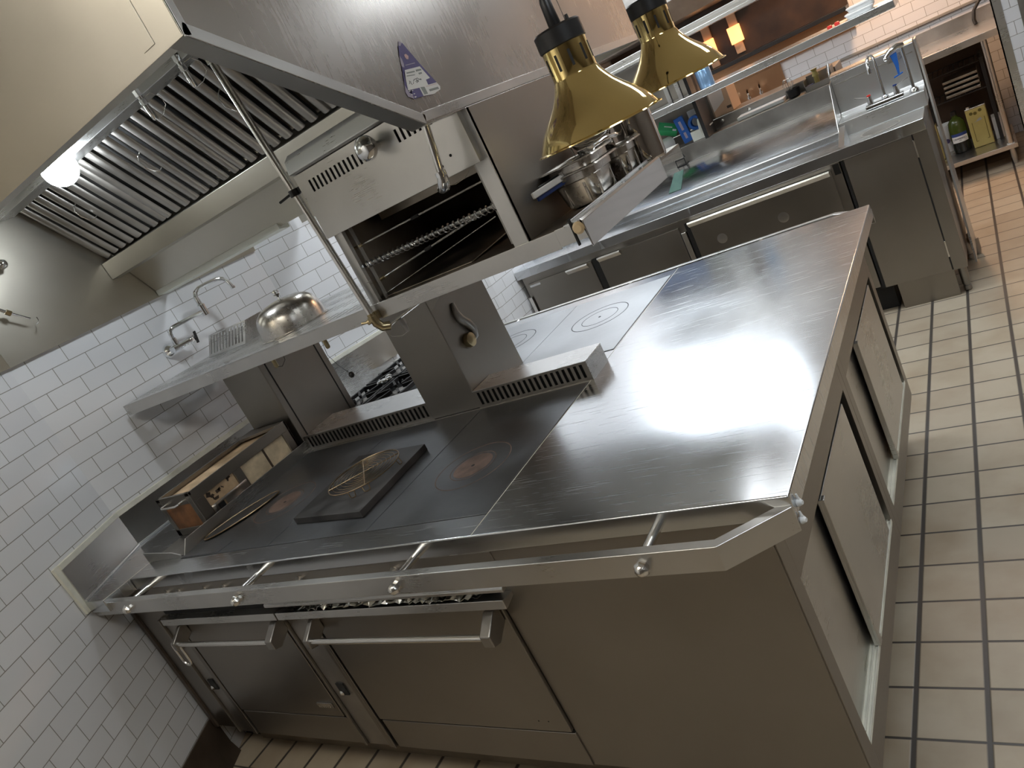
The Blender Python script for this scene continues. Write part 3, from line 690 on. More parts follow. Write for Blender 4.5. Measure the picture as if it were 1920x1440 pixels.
b = MB(); b.poly([(wl, -0.178), (XE - .004, -0.178), (XE - .004, 1.906), (-2.72, 1.906), (-2.812, 1.62), (-2.812, 0.25)], 2.72, 2.725); b.done('light_blocker', 'steel_hood', t)  # unseen sheet added to keep ceiling light out of the hood
# filter housing
X0, X1 = -2.812, XE - 0.006
b = MB(); b.box(X0, X1, 0.525, 0.60, 2.305, 2.345); b.done('filter_channel', 'steel_lite', t, 0.002)
b = MB(); b.prism([(X0, 0.832, 2.012), (X0, 0.818, 2.006), (X0, 0.822, 1.93), (X0, 0.862, 1.925), (X0, 0.885, 1.985), (X0, 0.985, 1.79), (X0, 0.998, 1.80), (X0, 0.91, 2.01)], (X1 - X0, 0, 0)); b.done('grease_trough', 'steel_hood', t, 0.0012)
b = MB(); b.prism([(X0, 0.974, 1.808), (X0, 0.974, 1.783), (X0, 1.03, 1.775), (X0, 1.03, 1.80)], (0.94, 0, 0)); b.done('drip_lip', 'offwhite', t, 0.001)  # off-white colour stands in for light on the steel underside
b = MB(); b.prism([(X0, 0.60, 2.36), (X0, 0.64, 2.36), (X0, 0.90, 2.01), (X0, 0.86, 2.01)], (0.058, 0, 0)); b.done('filler_panel', 'steel_dark', t)
b = MB(); b.box(X0, X1, 0.99, 1.0, 1.9, 2.72); b.done('plenum_wall', 'steel_dark', t)
b = MB(); b.ball((-2.185, 0.50, 2.292), 0.062, 20); g = b.done('light_globe', 'glow_cool', t)
b = MB(); b.lathe([(0.068, 0), (0.068, 0.02), (0.05, 0.03)], (-2.185, 0.5, 2.335), 20); b.done('light_fitting', 'steel_dark', t)
b = MB(); b.ball((-1.95, 1.45, 2.292), 0.062, 20); b.done('light_globe', 'glow_cool', t)  # unseen second globe, added to brighten the tile behind the hood
b = MB(); b.lathe([(0.068, 0), (0.068, 0.02), (0.05, 0.43)], (-1.95, 1.45, 2.335), 20); b.done('light_fitting', 'steel_dark', t)
# baffle filters: lift-out units
fd = Vector((0, 0.226, -0.305)).normalized(); fn = Vector((0, -0.305, -0.226)).normalized(); ft = Vector((0, 0.598, 2.318))
NAMES = ['nearest the tiled wall', 'second from the tiled wall, beside the hood light', 'third from the tiled wall, behind two nozzles', 'fourth and last from the tiled wall']
for i in range(4):
    xa = -2.752 + i * 0.512; L_ = 0.378
    f = thing('baffle_filter', (xa + .25, 0.72, 2.16), 'sloping steel baffle filter in the hood, ' + NAMES[i], 'filter', 'baffle filters in the hood')
    b = MB(); c = ft + fd * L_ / 2 + Vector((xa + 0.25, 0, 0)) - fn * 0.03
    b.obox(c, (0.25, 0, 0), fd * L_ / 2, fn * 0.003); b.done('back_sheet', 'dark', f)
    b = MB()
    for j in range(8):
        xx = xa + 0.014 + j * 0.0675
        wj = 0.0185 if j in (0, 7) else 0.0215
        c = ft + fd * L_ / 2 + Vector((xx, 0, 0)) - fn * 0.006
        pr = []
        for k in range(9):
            a = PI * k / 8; pr.append(c - fd * (L_ / 2 - 0.006) + Vector((wj * math.cos(a), 0, 0)) + fn * (0.011 * math.sin(a)))
        b.prism(pr, fd * (L_ - 0.012))
    b.done('baffle', 'steel_dark', f)
    b = MB()
    for j in range(7):
        xx = xa + 0.048 + j * 0.0675
        c = ft + fd * L_ / 2 + Vector((xx, 0, 0)) - fn * 0.024
        b.obox(c, (0.016, 0, 0), fd * (L_ / 2 - 0.01), fn * 0.003)
    b.done('inner_baffle', 'steel_heat', f)
    b = MB(); c = ft + fd * 0.16 + Vector((xa + 0.262, 0, 0)) + fn * 0.006
    pts = [c + fd * s_ + Vector((dx, 0, 0)) + fn * h for s_, dx, h in ((-.042, .006, -.003), (-.042, .006, .014), (-.03, -.006, .022), (0.0, -.014, .024), (.03, -.006, .022), (.042, .006, .014), (.042, .006, -.003))]
    b.tube(pts, 0.0022, 6); b.done('wire_handle', 'chrome', f)
# sticker on the hood end panel
def on_panel(y, z, dx=0.001): return (XE + dx, y, z)
def yz(px_, py_):   # target-picture pixel -> point on the end panel (used only to place the print on the panel)
    d = Vector((px_ - 960, py_ - 720, 1414.0)); dw = Vector([sum(RW[r][c] * d[r] for r in range(3)) for c in range(3)])
    s = (XE - CP.x) / dw.x; p = CP + dw * s; return p.y, p.z
def zs(a, c): return yz(740 + a / 12.0, 70 + c / 12.0)
def flat(pts, dx, name, mat, par):
    k = MB(); k.prism([on_panel(*zs(*p), dx) for p in pts], (0.0003, 0, 0)); return k.done(name, mat, par, smooth=False)
st = thing('hood_sticker', on_panel(*zs(300, 1350)), 'triangular violet and white certificate sticker on the end of the hood', 'sticker')
flat([(75, 90), (150, 130), (560, 600), (930, 1010), (1010, 1110), (1015, 1180), (870, 1280), (640, 1330), (430, 1390), (300, 1340), (245, 1260), (215, 1080), (150, 660), (95, 430)], 0.0010, 'backing', 'lilac', st)
flat([(150, 125), (560, 605), (930, 1015), (740, 1075), (690, 960), (780, 920), (550, 660), (215, 745), (205, 620), (160, 500), (100, 420), (70, 190), (120, 205)], 0.0014, 'violet_print', 'violet', st)
flat([(215, 1080), (150, 660), (210, 690), (235, 880), (270, 1080), (290, 1200), (545, 1145), (635, 1330), (430, 1390), (400, 1300), (330, 1260)], 0.0014, 'violet_print', 'violet', st)
flat([(215, 745), (550, 660), (780, 920), (690, 960), (740, 1075), (930, 1020), (1010, 1110), (1015, 1180), (870, 1280), (640, 1325), (545, 1140), (290, 1200), (240, 960)], 0.0017, 'white_panel', 'paper', st)
for q in ([(250, 800), (430, 760), (440, 790), (255, 830)], [(255, 870), (440, 845), (442, 860), (258, 890)], [(455, 740), (570, 715), (590, 750), (470, 780)], [(515, 810), (590, 790), (600, 825), (540, 845)], [(565, 1130), (655, 1120), (735, 1275), (660, 1295)], [(755, 1180), (955, 1120), (985, 1165), (780, 1225)]):
    flat(q, 0.0021, 'small_print', 'grey', st)
flat([(690, 960), (790, 930), (800, 940), (930, 1015), (745, 1072)], 0.0019, 'violet_print', 'violet', st)
flat([(200, 400), (235, 380), (295, 430), (295, 500), (250, 500), (215, 450)], 0.0019, 'picture', 'pink', st)
flat([(225, 630), (435, 578), (445, 592), (228, 645)], 0.0019, 'rule', 'lilac', st)
flat([(690, 1110), (940, 1045), (942, 1052), (692, 1118)], 0.0021, 'rule', 'pink', st)
for q in ([(300, 1210), (340, 1202), (345, 1222), (310, 1232)], [(370, 1200), (400, 1195), (402, 1212), (374, 1218)], [(350, 1290), (385, 1282), (388, 1300), (356, 1308)], [(410, 1275), (440, 1268), (442, 1285), (412, 1292)], [(430, 1345), (470, 1335), (474, 1356), (436, 1366)]):
    flat(q, 0.0021, 'small_print', 'paper', st)
k = MB()
for ln in ([(310, 990), (330, 1000), (320, 1060)], [(345, 1000), (355, 1050), (385, 1070)], [(410, 1000), (420, 960), (500, 925), (530, 955), (585, 950)], [(470, 955), (500, 975), (460, 1005), (490, 1030), (510, 990), (475, 965)], [(410, 1020), (405, 1055)], [(560, 935), (580, 970)], [(520, 975), (515, 1010)]):
    k.tube([on_panel(*zs(*p), 0.0021) for p in ln], 0.0006, 5)
k.done('handwriting', 'ink', st)
# suppression nozzles hanging from the filter channel
def nozzle(loc, label, rz):
    o = thing('hood_nozzle', (0, 0, 0), label, 'nozzle', 'fire suppression nozzles')
    k = MB(); k.lathe([(0.013, 0.05), (0.013, 0.028)], (0, 0, 0), 6); k.lathe([(0.009, 0.03), (0.009, 0.01)], (0, 0, 0), 12); k.done('coupling', 'chrome', o, 0.001)
    k = MB(); k.lathe([(0.012, 0.0), (0.0125, 0.018)], (0, 0, 0), 6); k.lathe([(0.006, -0.05), (0.0085, -0.045), (0.0095, -0.02), (0.009, 0.0)], (0, 0, 0), 14); k.done('nozzle_body', 'chrome', o, 0.001)
    k = MB(); k.tube([(0.01, 0, 0.02), (0.035, 0, 0.022), (0.055, 0, 0.0), (0.055, 0, -0.025), (0.03, 0, -0.045), (0.004, 0, -0.05)], 0.0011, 5); k.done('cap_wire', 'wire_steel', o)
    o.location = loc; o.rotation_euler = rz
    return o
nz0 = nozzle((-1.375, 0.50, 2.268), 'chrome nozzle with a wire loop in the hood, nearest the sloping end panel', (0.25, 0, 0.5))
dup(nz0, (-1.605, 0.50, 2.268), 'chrome nozzle with a wire loop in the hood, between the other nozzle and the light').rotation_euler = (0.25, 0, 0.5)
# pipes from the hood
t = thing('suppression_pipe', (-1.19, 0.49, 1.37), 'long slanting steel conduit from the hood down to the left end of the broiler', 'pipe')
b = MB(); b.cyl((-1.267, 0.505, 2.26), (-1.192, 0.497, 1.405), 0.0112, 14); b.done('tube', 'satin', t)
b = MB(); b.lathe([(0.0155, 0), (0.0155, 0.022), (0.013, 0.026)], (-1.2655, 0.505, 2.238), 6); b.tube([(-1.267, 0.505, 2.262), (-1.29, 0.50, 2.29), (-1.30, 0.50, 2.31)], 0.009, 10); b.done('coupling', 'chrome', t, 0.001)
b = MB(); b.lathe([(0.016, 0), (0.016, 0.02)], (-1.2285, 0.5, 1.818), 16); b.cyl((-1.24, 0.49, 1.828), (-1.28, 0.478, 1.822), 0.004, 8); b.box(-1.225, -1.196, 0.50, 0.515, 1.82, 1.838); b.done('clamp', 'black', t)
b = MB(); b.tube([(-1.192, 0.497, 1.415), (-1.19, 0.497, 1.38), (-1.182, 0.505, 1.362), (-1.165, 0.52, 1.355)], 0.0145, 12); b.lathe([(0.018, 0), (0.018, 0.014)], (-1.191, 0.497, 1.392), 16); b.cyl((-1.19, 0.50, 1.395), (-1.215, 0.49, 1.393), 0.009, 10); b.cyl((-1.215, 0.49, 1.393), (-1.235, 0.485, 1.398), 0.004, 8); b.box(-1.196, -1.176, 0.498, 0.517, 1.39, 1.415); b.done('elbow', 'brass_dull', t)
b = MB(); b.cyl((-1.165, 0.52, 1.356), (-1.13, 0.81, 1.37), 0.0055, 10); b.done('branch_tube', 'satin', t)
b = MB(); b.lathe([(0.010, 0), (0.010, 0.02)], (-1.15, 0.56, 1.335), 6); b.lathe([(0.006, 0), (0.0085, 0.028)], (-1.15, 0.56, 1.31), 12); b.done('nozzle_body', 'steel_dark', t)
b = MB(); b.tube([(-1.15, 0.56, 1.31), (-1.17, 0.55, 1.305), (-1.20, 0.54, 1.315), (-1.205, 0.53, 1.34), (-1.20, 0.53, 1.36)], 0.0009, 5); b.done('cap_wire', 'wire_steel', t)
t = thing('drop_pipe', (-0.66, 0.43, 1.66), 'short chrome pipe with a fat elbow hanging from the hood corner', 'pipe')
b = MB(); b.cyl((-0.642, 0.425, 1.84), (-0.668, 0.42, 1.69), 0.0095, 14); b.done('tube', 'chrome', t)
b = MB(); b.lathe([(0.0145, 0), (0.0145, 0.012)], (-0.6695, 0.42, 1.679), 14); b.tube([(-0.669, 0.42, 1.685), (-0.672, 0.42, 1.668), (-0.683, 0.428, 1.655), (-0.70, 0.438, 1.652)], [.0135, .0155, .016, .013], 14); b.done('elbow', 'chrome', t)
b = MB(); b.tube([(-0.672, 0.42, 1.655), (-0.65, 0.43, 1.647), (-0.625, 0.44, 1.65), (-0.61, 0.47, 1.665)], 0.0009, 5); b.done('cap_wire', 'wire_steel', t)
# nozzles under the shelf
def shelf_nozzle(x, y, label, ball):
    o = thing('shelf_nozzle', (x, y, SZ - .05), label, 'nozzle', 'nozzles under the overshelf')
    k = MB(); k.lathe([(0.011, -0.028), (0.011, -0.002)], (x, y, SZ - .05), 6); k.lathe([(0.006, -0.068), (0.009, -0.062), (0.009, -0.028)], (x, y, SZ - .05), 12); k.cyl((x, y, SZ - .055), (x, y, SZ - .005), 0.007, 8); k.done('nozzle_body', 'brass_dull', o)
    k = MB(); z = SZ - .05
    if ball: k.tube([(x - .012, y, z - .02), (x - .018, y, z - .05), (x - .02, y - .005, z - .09), (x + .01, y - .01, z - .14), (x + .045, y - .01, z - .185)], 0.001, 5)
    else: k.tube([(x, y, z - .065), (x + .03, y, z - .07), (x + .065, y, z - .05), (x + .075, y, z - .01), (x + .05, y, z + .01), (x + .01, y, z - .005)], 0.001, 5)
    k.done('cap_wire', 'dark', o)
    if ball: k = MB(); k.ball((x + .047, y - .01, z - .19), 0.011, 12, 1.15); k.done('blow_off_cap', 'black', o)
shelf_nozzle(-2.03, 0.74, 'brass nozzle with a wire loop under the shelf, in front of the left post', False)
shelf_nozzle(-1.71, 0.74, 'brass nozzle under the shelf with a black cap dangling on a wire', True)
# pipe ends on the steel sheet at the far left
t = thing('wall_conduit', (-2.70, 0.36, 1.92), 'thin chrome conduit with a shut-off on the steel wall sheet, far left under the hood', 'pipe')
b = MB(); b.cyl((-2.775, 0.22, 2.10), (-2.775, 0.345, 1.965), 0.006, 10); b.cyl((-2.775, 0.345, 1.965), (-2.775, 0.40, 1.915), 0.0045, 10); b.done('tube', 'chrome', t)
b = MB(); b.lathe([(0.011, 0), (0.011, 0.02)], (-2.775, 0.335, 1.975), 6, (0, 0.68, -0.73)); b.box(-2.813, -2.77, 0.30, 0.312, 2.0, 2.012); b.done('coupling', 'brass_dull', t)
b = MB(); b.tube(arc((-2.775, 0.405, 1.905), 0.02, -0.3, 1.6, 6, (0, 1, 0), (0, 0, -1)), 0.002, 6); b.done('cap_wire', 'wire_steel', t)
b = MB(); b.cyl((-2.775, 0.40, 2.30), (-2.775, 0.425, 2.17), 0.010, 12); b.ball((-2.775, 0.432, 2.145), 0.02, 14); b.cyl((-2.775, .432, 2.145), (-2.813, .432, 2.145), .008, 10); b.done('valve', 'chrome', t)

# ------------------------------------------------------------------ brass heat lamps
def lamp(c, label):
    c = Vector(c); R_, H = 0.131, 0.174
    o = thing('heat_lamp', c, label, 'lamp', 'brass heat lamps')
    pr = [(1.0, 0), (1.035, 0.006), (1.03, 0.018), (0.985, 0.03), (0.965, 0.06), (0.93, 0.11), (0.86, 0.19), (0.76, 0.28), (0.64, 0.37), (0.53, 0.46), (0.45, 0.545), (0.395, 0.62), (0.362, 0.68)]
    k = MB(); out = [(r * R_, h * H) for r, h in pr]; inn = [((r - 0.02) * R_, h * H) for r, h in pr[::-1]]
    k.lathe(out + inn, c, 48, capb=False, capt=False); k.done('shade', 'brass', o)
    k = MB(); k.lathe([(0.362 * R_, 0.67 * H), (0.352 * R_, 0.70 * H), (0.352 * R_, 1.02 * H), (0.2 * R_, 1.03 * H)], c, 40, capb=False); nk = k.done('neck', 'brass', o)
    k = MB()
    for j in range(10):
        a = j * PI / 5 + 0.2; d = Vector((math.cos(a), math.sin(a), 0)); n = Vector((-d.y, d.x, 0))
        k.obox(c + d * 0.352 * R_ + Vector((0, 0, 0.86 * H)), d * 0.0006, n * 0.0028, (0, 0, 0.016))
    k.done('vent_slot', 'dark', nk, 0.002)
    k = MB(); k.lathe([(0.36 * R_, 0), (0.375 * R_, 0.002), (0.375 * R_, 0.033), (0.34 * R_, 0.037)], c + Vector((0, 0, 1.02 * H)), 36); k.done('cap', 'black', o)
    top = c + Vector((0, 0, 1.02 * H + 0.037))
    k = MB(); k.lathe([(0.011, 0), (0.013, 0.004), (0.0115, 0.05), (0.008, 0.06)], top, 16); k.lathe([(0.004, 0), (0.0035, 0.014)], top + Vector((0.024, 0.012, -0.002)), 10); k.done('strain_relief', 'black', o)
    k = MB(); pts = []; z0 = top.z + 0.055; z1 = CZ - 0.1; n = 420
    for i in range(n + 1):
        a = i * 2 * PI / 9; pts.append((c.x + 0.0075 * math.cos(a), c.y + 0.0075 * math.sin(a), z0 + (z1 - z0) * i / n))
    k.tube(pts, 0.0042, 5); k.done('coiled_cord', 'rubber', o)
    k = MB(); k.cyl(top + Vector((0.02, 0.01, 0)), (c.x + 0.012, c.y + .004, CZ - 0.05), 0.0009, 6); k.done('hanging_wire', 'wire_steel', o)
    k = MB(); k.lathe([(0.05, -0.07), (0.055, 0)], (c.x, c.y, CZ), 24); k.done('ceiling_rose', 'black', o)
    k = MB(); k.ball(c + Vector((0, 0, 0.06)), 0.036, 18, 1.2); k.done('bulb', 'white', o)
    return o
lamp((-0.196, 0.320, 1.617), 'brass bell heat lamp hanging nearest the camera over the worktop')
lamp((-0.189, 0.868, 1.625), 'brass bell heat lamp hanging behind the other, cut off by the top of the picture')

# ------------------------------------------------------------------ things on the broiler deck
def rrect(cx, cy, hx, hy, r, k=4):
    pts = []
    for sx, sy, a0 in ((1, 1, 0), (-1, 1, PI / 2), (-1, -1, PI), (1, -1, 1.5 * PI)):
        for i in range(k + 1):
            a = a0 + PI / 2 * i / k
            pts.append((cx + sx * (hx - r) + r * math.cos(a), cy + sy * (hy - r) + r * math.sin(a)))
    return pts
def loft(k, loops, cap0=True, cap1=False):
    rings = [[k.bm.verts.new(p) for p in lp] for lp in loops]
    n = len(rings[0])
    for a, b in zip(rings, rings[1:]):
        for j in range(n): k.bm.faces.new((a[j], a[(j + 1) % n], b[(j + 1) % n], b[j]))
    if cap0: k.bm.faces.new(rings[0][::-1])
    if cap1: k.bm.faces.new(rings[-1])
def steam_pan(loc, hx, hy, h, label, name='steam_pan', rot=0.0, bead=True):
    o = thing(name, (0, 0, 0), label, 'pan', 'steel pans on the broiler deck')
    k = MB(); lv = []
    for z, s, r in ((0.0, -0.030, 0.022), (0.004, -0.020, 0.028), (0.016, -0.014, 0.03), (h * 0.72, -0.006, 0.03), (h * 0.75, -0.001, 0.03), (h - 0.004, 0.0, 0.03), (h, 0.006, 0.032), (h + 0.001, 0.018, 0.03), (h - 0.003, 0.020, 0.03)):
        lv.append([(x, y, z) for x, y in rrect(0, 0, hx + s, hy + s, r)])
    for z, s, r in ((h - 0.0045, 0.018, 0.03), (h - 0.0015, 0.002, 0.03), (h - 0.006, -0.003, 0.03), (h * 0.74, -0.004, 0.03), (h * 0.7, -0.009, 0.03), (0.018, -0.017, 0.03), (0.006, -0.024, 0.026)):
        lv.append([(x, y, z) for x, y in rrect(0, 0, hx + s, hy + s, r)])
    loft(k, lv, True, True); k.done('pan_body', 'steel_lite' if name == 'lid' else 'panmetal', o)
    if bead:
        for sy in (-1, 1):
            for dx in (-.25, .25): k = MB(); k.obox((dx * hx * 2 * .9, sy * (hy - .010), h * .36), (0.004, 0, 0), (0, 0.003, 0), (0, 0.0015 * sy, h * .28)); k.done('side_rib', 'panmetal', o, 0.002)
        for dy in (-.28, .28): k = MB(); k.obox(((hx - .010), dy * hy * 2, h * .36), (.003, 0, 0), (0, 0.004, 0), (0, 0, h * .28)); k.done('side_rib', 'panmetal', o, 0.002)
    o.location = loc; o.rotation_euler = (0, 0, rot)
    return o
M['panmetal'] = steel('pan_steel', (0.56, 0.53, 0.49), 0.16, 0.34, (6, 6, 6), 0.015, 7, 0.12)
DZ = SZ + 0.001
steam_pan((-0.510, 0.815, DZ), 0.070, 0.088, 0.100, 'deep square steel pan at the front of the broiler deck, lower of the nested two')
steam_pan((-0.510, 0.815, DZ + 0.026), 0.0695, 0.0875, 0.100, 'square steel pan nested in the front pan, upper of the two', bead=False)
steam_pan((-0.475, 1.005, DZ), 0.052, 0.060, 0.098, 'narrow upright steel pan between the nested pans and the tall pot', bead=True)
# tall round bain-marie pot
def pot(c, r, h, label, name='tall_pot'):
    o = thing(name, c, label, 'pot', 'round steel pots on the broiler deck')
    k = MB(); k.lathe([(r * .93, 0), (r * .98, 0.004), (r, 0.012), (r, h - 0.008), (r * 1.06, h - 0.004), (r * 1.06, h), (r * .97, h), (r * .96, 0.012), (0.002, 0.008)], c, 40, capt=False); k.done('pot_body', 'mirror', o)
    return o
pot((-0.452, 1.165, DZ), 0.062, 0.170, 'tall mirror-polished round steel pot at the back of the broiler deck')
pot((-0.520, 1.02, DZ + 0.075), 0.045, 0.072, 'small round steel pot behind the upright pan, beside the tall pot', 'small_pot')
# spoodle lying on the pan rims, ladle pan handle
o = thing('ladle', (-0.46, 0.93, DZ + .12), 'steel ladle with its curved handle hooked over the pan rims', 'ladle')
k = MB(); k.tube([(-0.44, 0.79, DZ + .134), (-0.425, 0.85, DZ + .139), (-0.42, 0.92, DZ + .133), (-0.435, 0.99, DZ + .125), (-.45, 1.05, DZ + .13)], [.004, .006, .007, .006, .004], 10); k.done('handle', 'chrome', o)
k = MB(); k.lathe([(0.004, -0.022), (.016, -.018), (.024, -.008), (.027, .004), (.025, .004), (.0005, -.016)], (-0.452, 0.777, DZ + .138), 20, capt=False); k.done('bowl', 'chrome', o)
# sieve with a wire bail behind the pans
o = thing('sieve', (-0.54, 0.93, DZ + .12), 'copper-tinted steel bowl with a wire bail, tilted behind the nested pans', 'bowl')
k = MB(); cc = Vector((-0.515, 0.955, DZ + .155)); ax = Vector((0.25, -0.3, 0.92))
k.lathe([(0.012, -0.030), (.032, -.026), (.05, -.012), (.057, .006), (.059, .006), (.0575, .009), (.05, -.007), (.03, -.02), (.001, -.024)], cc, 28, ax, capt=False); k.done('bowl_body', 'steel_heat', o)
k = MB(); u = ax.normalized().orthogonal().normalized(); v = ax.normalized().cross(u)
k.tube([cc + (u * math.cos(a) + v * math.sin(a)) * 0.06 + ax * 0.012 for a in [i * PI * 2 / 28 for i in range(28)]], 0.0018, 6, closed=True)
k.tube([cc + Vector(p) for p in ((-.05, -.02, -.03), (-.05, -.03, .0), (-.035, -.04, .03), (.0, -.04, .045), (.04, -.02, .045))], 0.0022, 6); k.done('wire_bail', 'wire_steel', o)
# knives / spatulas stuck in behind the pans
def knife(a, b2, label, mat, blade):
    a, b2 = Vector(a), Vector(b2); o = thing('spatula', a, label, 'utensil', 'utensils in the pans')
    d = (b2 - a).normalized(); n = d.cross(Vector((0, 0, 1))).normalized(); up = n.cross(d)
    l = (b2 - a).length
    k = MB(); k.obox(a + d * l * .30, d * l * .30, up * 0.0085, n * 0.005); k.done('handle', mat, o, 0.003)
    k = MB(); k.obox(a + d * l * .80, d * l * .22, up * 0.014, n * 0.0008); k.done('blade', blade, o)
knife((-0.563, 0.60, 1.528), (-0.50, 0.80, 1.535), 'white-handled spatula sticking out to the left of the pans', 'paper', 'steel')
knife((-0.570, 0.66, 1.532), (-0.50, 0.84, 1.543), 'black-handled turner lying behind the white-handled one', 'black', 'black')
knife((-0.567, 0.625, 1.515), (-0.505, 0.80, 1.525), 'navy-handled spatula under the white-handled one', 'navy', 'steel')
knife((-0.545, 1.00, DZ + .175), (-0.47, 1.08, DZ + .185), 'red-handled tool just under the rim of the nearer heat lamp', 'red', 'steel')

# ------------------------------------------------------------------ things on the cooktops
o = thing('griddle_slab', (-1.495, 0.37, 0.9022), 'thick square black iron griddle slab lying on the cooktop', 'griddle')
k = MB(); k.hexa([(-1.668, 0.196, 0.9025), (-1.312, 0.168, 0.9025), (-1.326, 0.556, 0.9025), (-1.690, 0.585, 0.9025), (-1.668, 0.196, 0.925), (-1.312, 0.168, 0.925), (-1.326, 0.556, 0.925), (-1.690, 0.585, 0.925)]); k.done('slab', 'iron_slab', o, 0.0015)
o = thing('cooling_rack', (-1.475, 0.395, 0.9255), 'small round wire cooling rack standing on the black griddle slab', 'rack')
cc = Vector((-1.476, 0.392, 0.946)); RR = 0.132
k = MB(); k.tube([cc + Vector((math.cos(a), math.sin(a), 0)) * RR for a in [i * 2 * PI / 40 for i in range(40)]], 0.0022, 6, closed=True); k.done('rim', 'wire', o)
k = MB()
for r in (0.022, 0.038, 0.054, 0.070, 0.086, 0.102, 0.117): k.tube([cc + Vector((math.cos(a) * r, math.sin(a) * r, 0.001)) for a in [i * 2 * PI / 36 for i in range(36)]], 0.0011, 5, closed=True)
k.done('ring_wire', 'wire', o)
k = MB()
for a in (0.75, 0.75 + PI / 2):
    d = Vector((math.cos(a), math.sin(a), 0)); k.tube([cc - d * RR, cc + d * RR], 0.0021, 6)
k.done('cross_wire', 'wire', o)
for a in (0.35, 0.75 + PI / 2, PI + .35, 1.5 * PI + .75, -1.2):
    d = Vector((math.cos(a), math.sin(a), 0)); n = Vector((-d.y, d.x, 0))
    k = MB(); k.tube([cc + d * RR + n * .012, cc + d * (RR + .004) + n * .010 - Vector((0, 0, .018)), cc + d * (RR + .006) - Vector((0, 0, .0205)), cc + d * (RR + .004) - n * .010 - Vector((0, 0, .018)), cc + d * RR - n * .012], 0.0017, 6); k.done('foot', 'wire', o)
o = thing('splatter_screen', (-2.13, 0.33, 0.9022), 'dark oval wire-rimmed mesh screen lying flat at the left end of the cooktop', 'screen')
cc = Vector((-2.135, 0.325, 0.909)); ang = 1.10
def ell(a, ra=0.158, rb=0.052, dz=0.0):
    p = Vector((math.cos(a) * ra, math.sin(a) * rb, dz)); return cc + Vector((p.x * math.cos(ang) - p.y * math.sin(ang), p.x * math.sin(ang) + p.y * math.cos(ang), p.z))
k = MB(); k.prism([ell(a, .156, .051, -.002) for a in [i * 2 * PI / 36 for i in range(36)]], (0, 0, 0.002)); k.done('mesh', 'iron_slab', o)
k = MB(); k.tube([ell(a) for a in [i * 2 * PI / 40 for i in range(40)]], 0.0024, 6, closed=True); k.done('rim', 'wire', o)
k = MB(); k.prism([(-2.232, 0.092, 0.9024), (-2.0, 0.092, 0.9024), (-1.985, 0.15, 0.9024), (-2.232, 0.20, 0.9024)], (0, 0, 0.0018)); k.done('cover_sheet', 'iron', o)
o = at((-2.19, 1.375, 0.93)); random.seed(5)
for i in range(7):
    a = random.random() * 6; o.ball((-2.19 + .02 * math.cos(a), 1.375 + .035 * math.sin(a), 0.945 + random.uniform(0, .008)), random.uniform(.012, .02), 8, .6)
tag(o.done('foil_scrap', 'foil', smooth=False), 'small scrap of crumpled foil on the black burner grate behind the posts', 'foil')
# insulated fire box with scorched boards, standing in the left pocket
fx0, fx1, fy0, fy1, fz0, fz1 = -2.500, -2.258, 0.258, 0.80, 0.902, 1.078
o = thing('smoker_box', ((fx0 + fx1) / 2, fy0, fz0), 'steel box lined with cracked insulation board, standing in the pocket by the splashback', 'smoker box')
k = MB()
for z0, z1 in ((fz0, fz0 + .03), (fz1 - .016, fz1)):
    k.box(fx0, fx1, fy0, fy0 + .012, z0, z1); k.box(fx0, fx1, fy1 - .012, fy1, z0, z1)
for (a0, a1) in ((fx0, fx0 + .028), (fx1 - .03, fx1)): k.box(a0, a1, fy0, fy0 + .012, fz0, fz1); k.box(a0, a1, fy1 - .012, fy1, fz0, fz1)
k.box(fx0 + .028, fx1 - .03, fy0, fy0 + .012, fz1 - .045, fz1 - .012)
k.done('end_frame', 'steel_front', o, 0.002)
k = MB(); k.box(fx0 + .02, fx1 - .022, fy0 + .004, fy0 + .008, fz0 + .025, fz1 - .04); k.done('scorched_panel', 'burnt', o)
k = MB(); zt = fz1
k.box(fx1 - .010, fx1, fy0 + .01, fy1, fz1 - .045, fz1); k.box(fx1 - .010, fx1, fy1 - .045, fy1, fz0 + .03, fz1 - .045); k.box(fx1 - .010, fx1, fy0 + .01, fy0 + .05, fz0 + .03, fz1 - .045)
k.box(fx1 - .010, fx1, fy0 + .205, fy0 + .245, fz0 + .03, fz1 - .045); k.box(fx1 - .010, fx1, fy0 + .01, fy1, fz0, fz0 + .03)
k.box(fx0, fx0 + .010, fy0 + .01, fy1, fz0, fz1); k.done('side_frame', 'steel_front', o, 0.0015)
k = MB(); k.box(fx1 - .020, fx1 - .011, fy0 + .24, fy1 - .03, fz0 + .02, fz1 - .03); p = k.done('lining_board', 'board', o)
k = MB(); k.box(fx1 - .012, fx1 - .0095, fy0 + .375, fy0 + .385, fz0 + .03, fz1 - .045); k.done('crack', 'base', p)
k = MB(); k.box(fx1 - .020, fx1 - .011, fy0 + .045, fy0 + .21, fz0 + .02, fz1 - .03); p = k.done('lining_board', 'brick', o)
random.seed(11)
k = MB()
for i in range(9): k.obox((fx1 - .0105, fy0 + .06 + random.random() * .12, fz0 + .085 + random.random() * .04), (.0006, 0, 0), (0, random.uniform(.003, .011), random.uniform(-.004, .004)), (0, random.uniform(-.004, .004), random.uniform(.003, .009)))
k.done('burn_mark', 'base', p)
k = MB(); k.slots((fx1 + .0015, 0, 0), (0, 1, 0), (0, 0, 1), [fy0 + .05, fy0 + .075, fy0 + .115, fy0 + .235], [fz0 + .01, fz0 + .035, fz0 + .066, fz0 + .078], lambda i, j: i == 1 and j == 1); k.done('draught_plate', 'steel_front', o, solid=0.002)
k = MB(); k.box(fx1 - .012, fx1 - .009, fy0 + .076, fy0 + .112, fz0 + .034, fz0 + .066); k.done('draught_hole', 'dark', o)
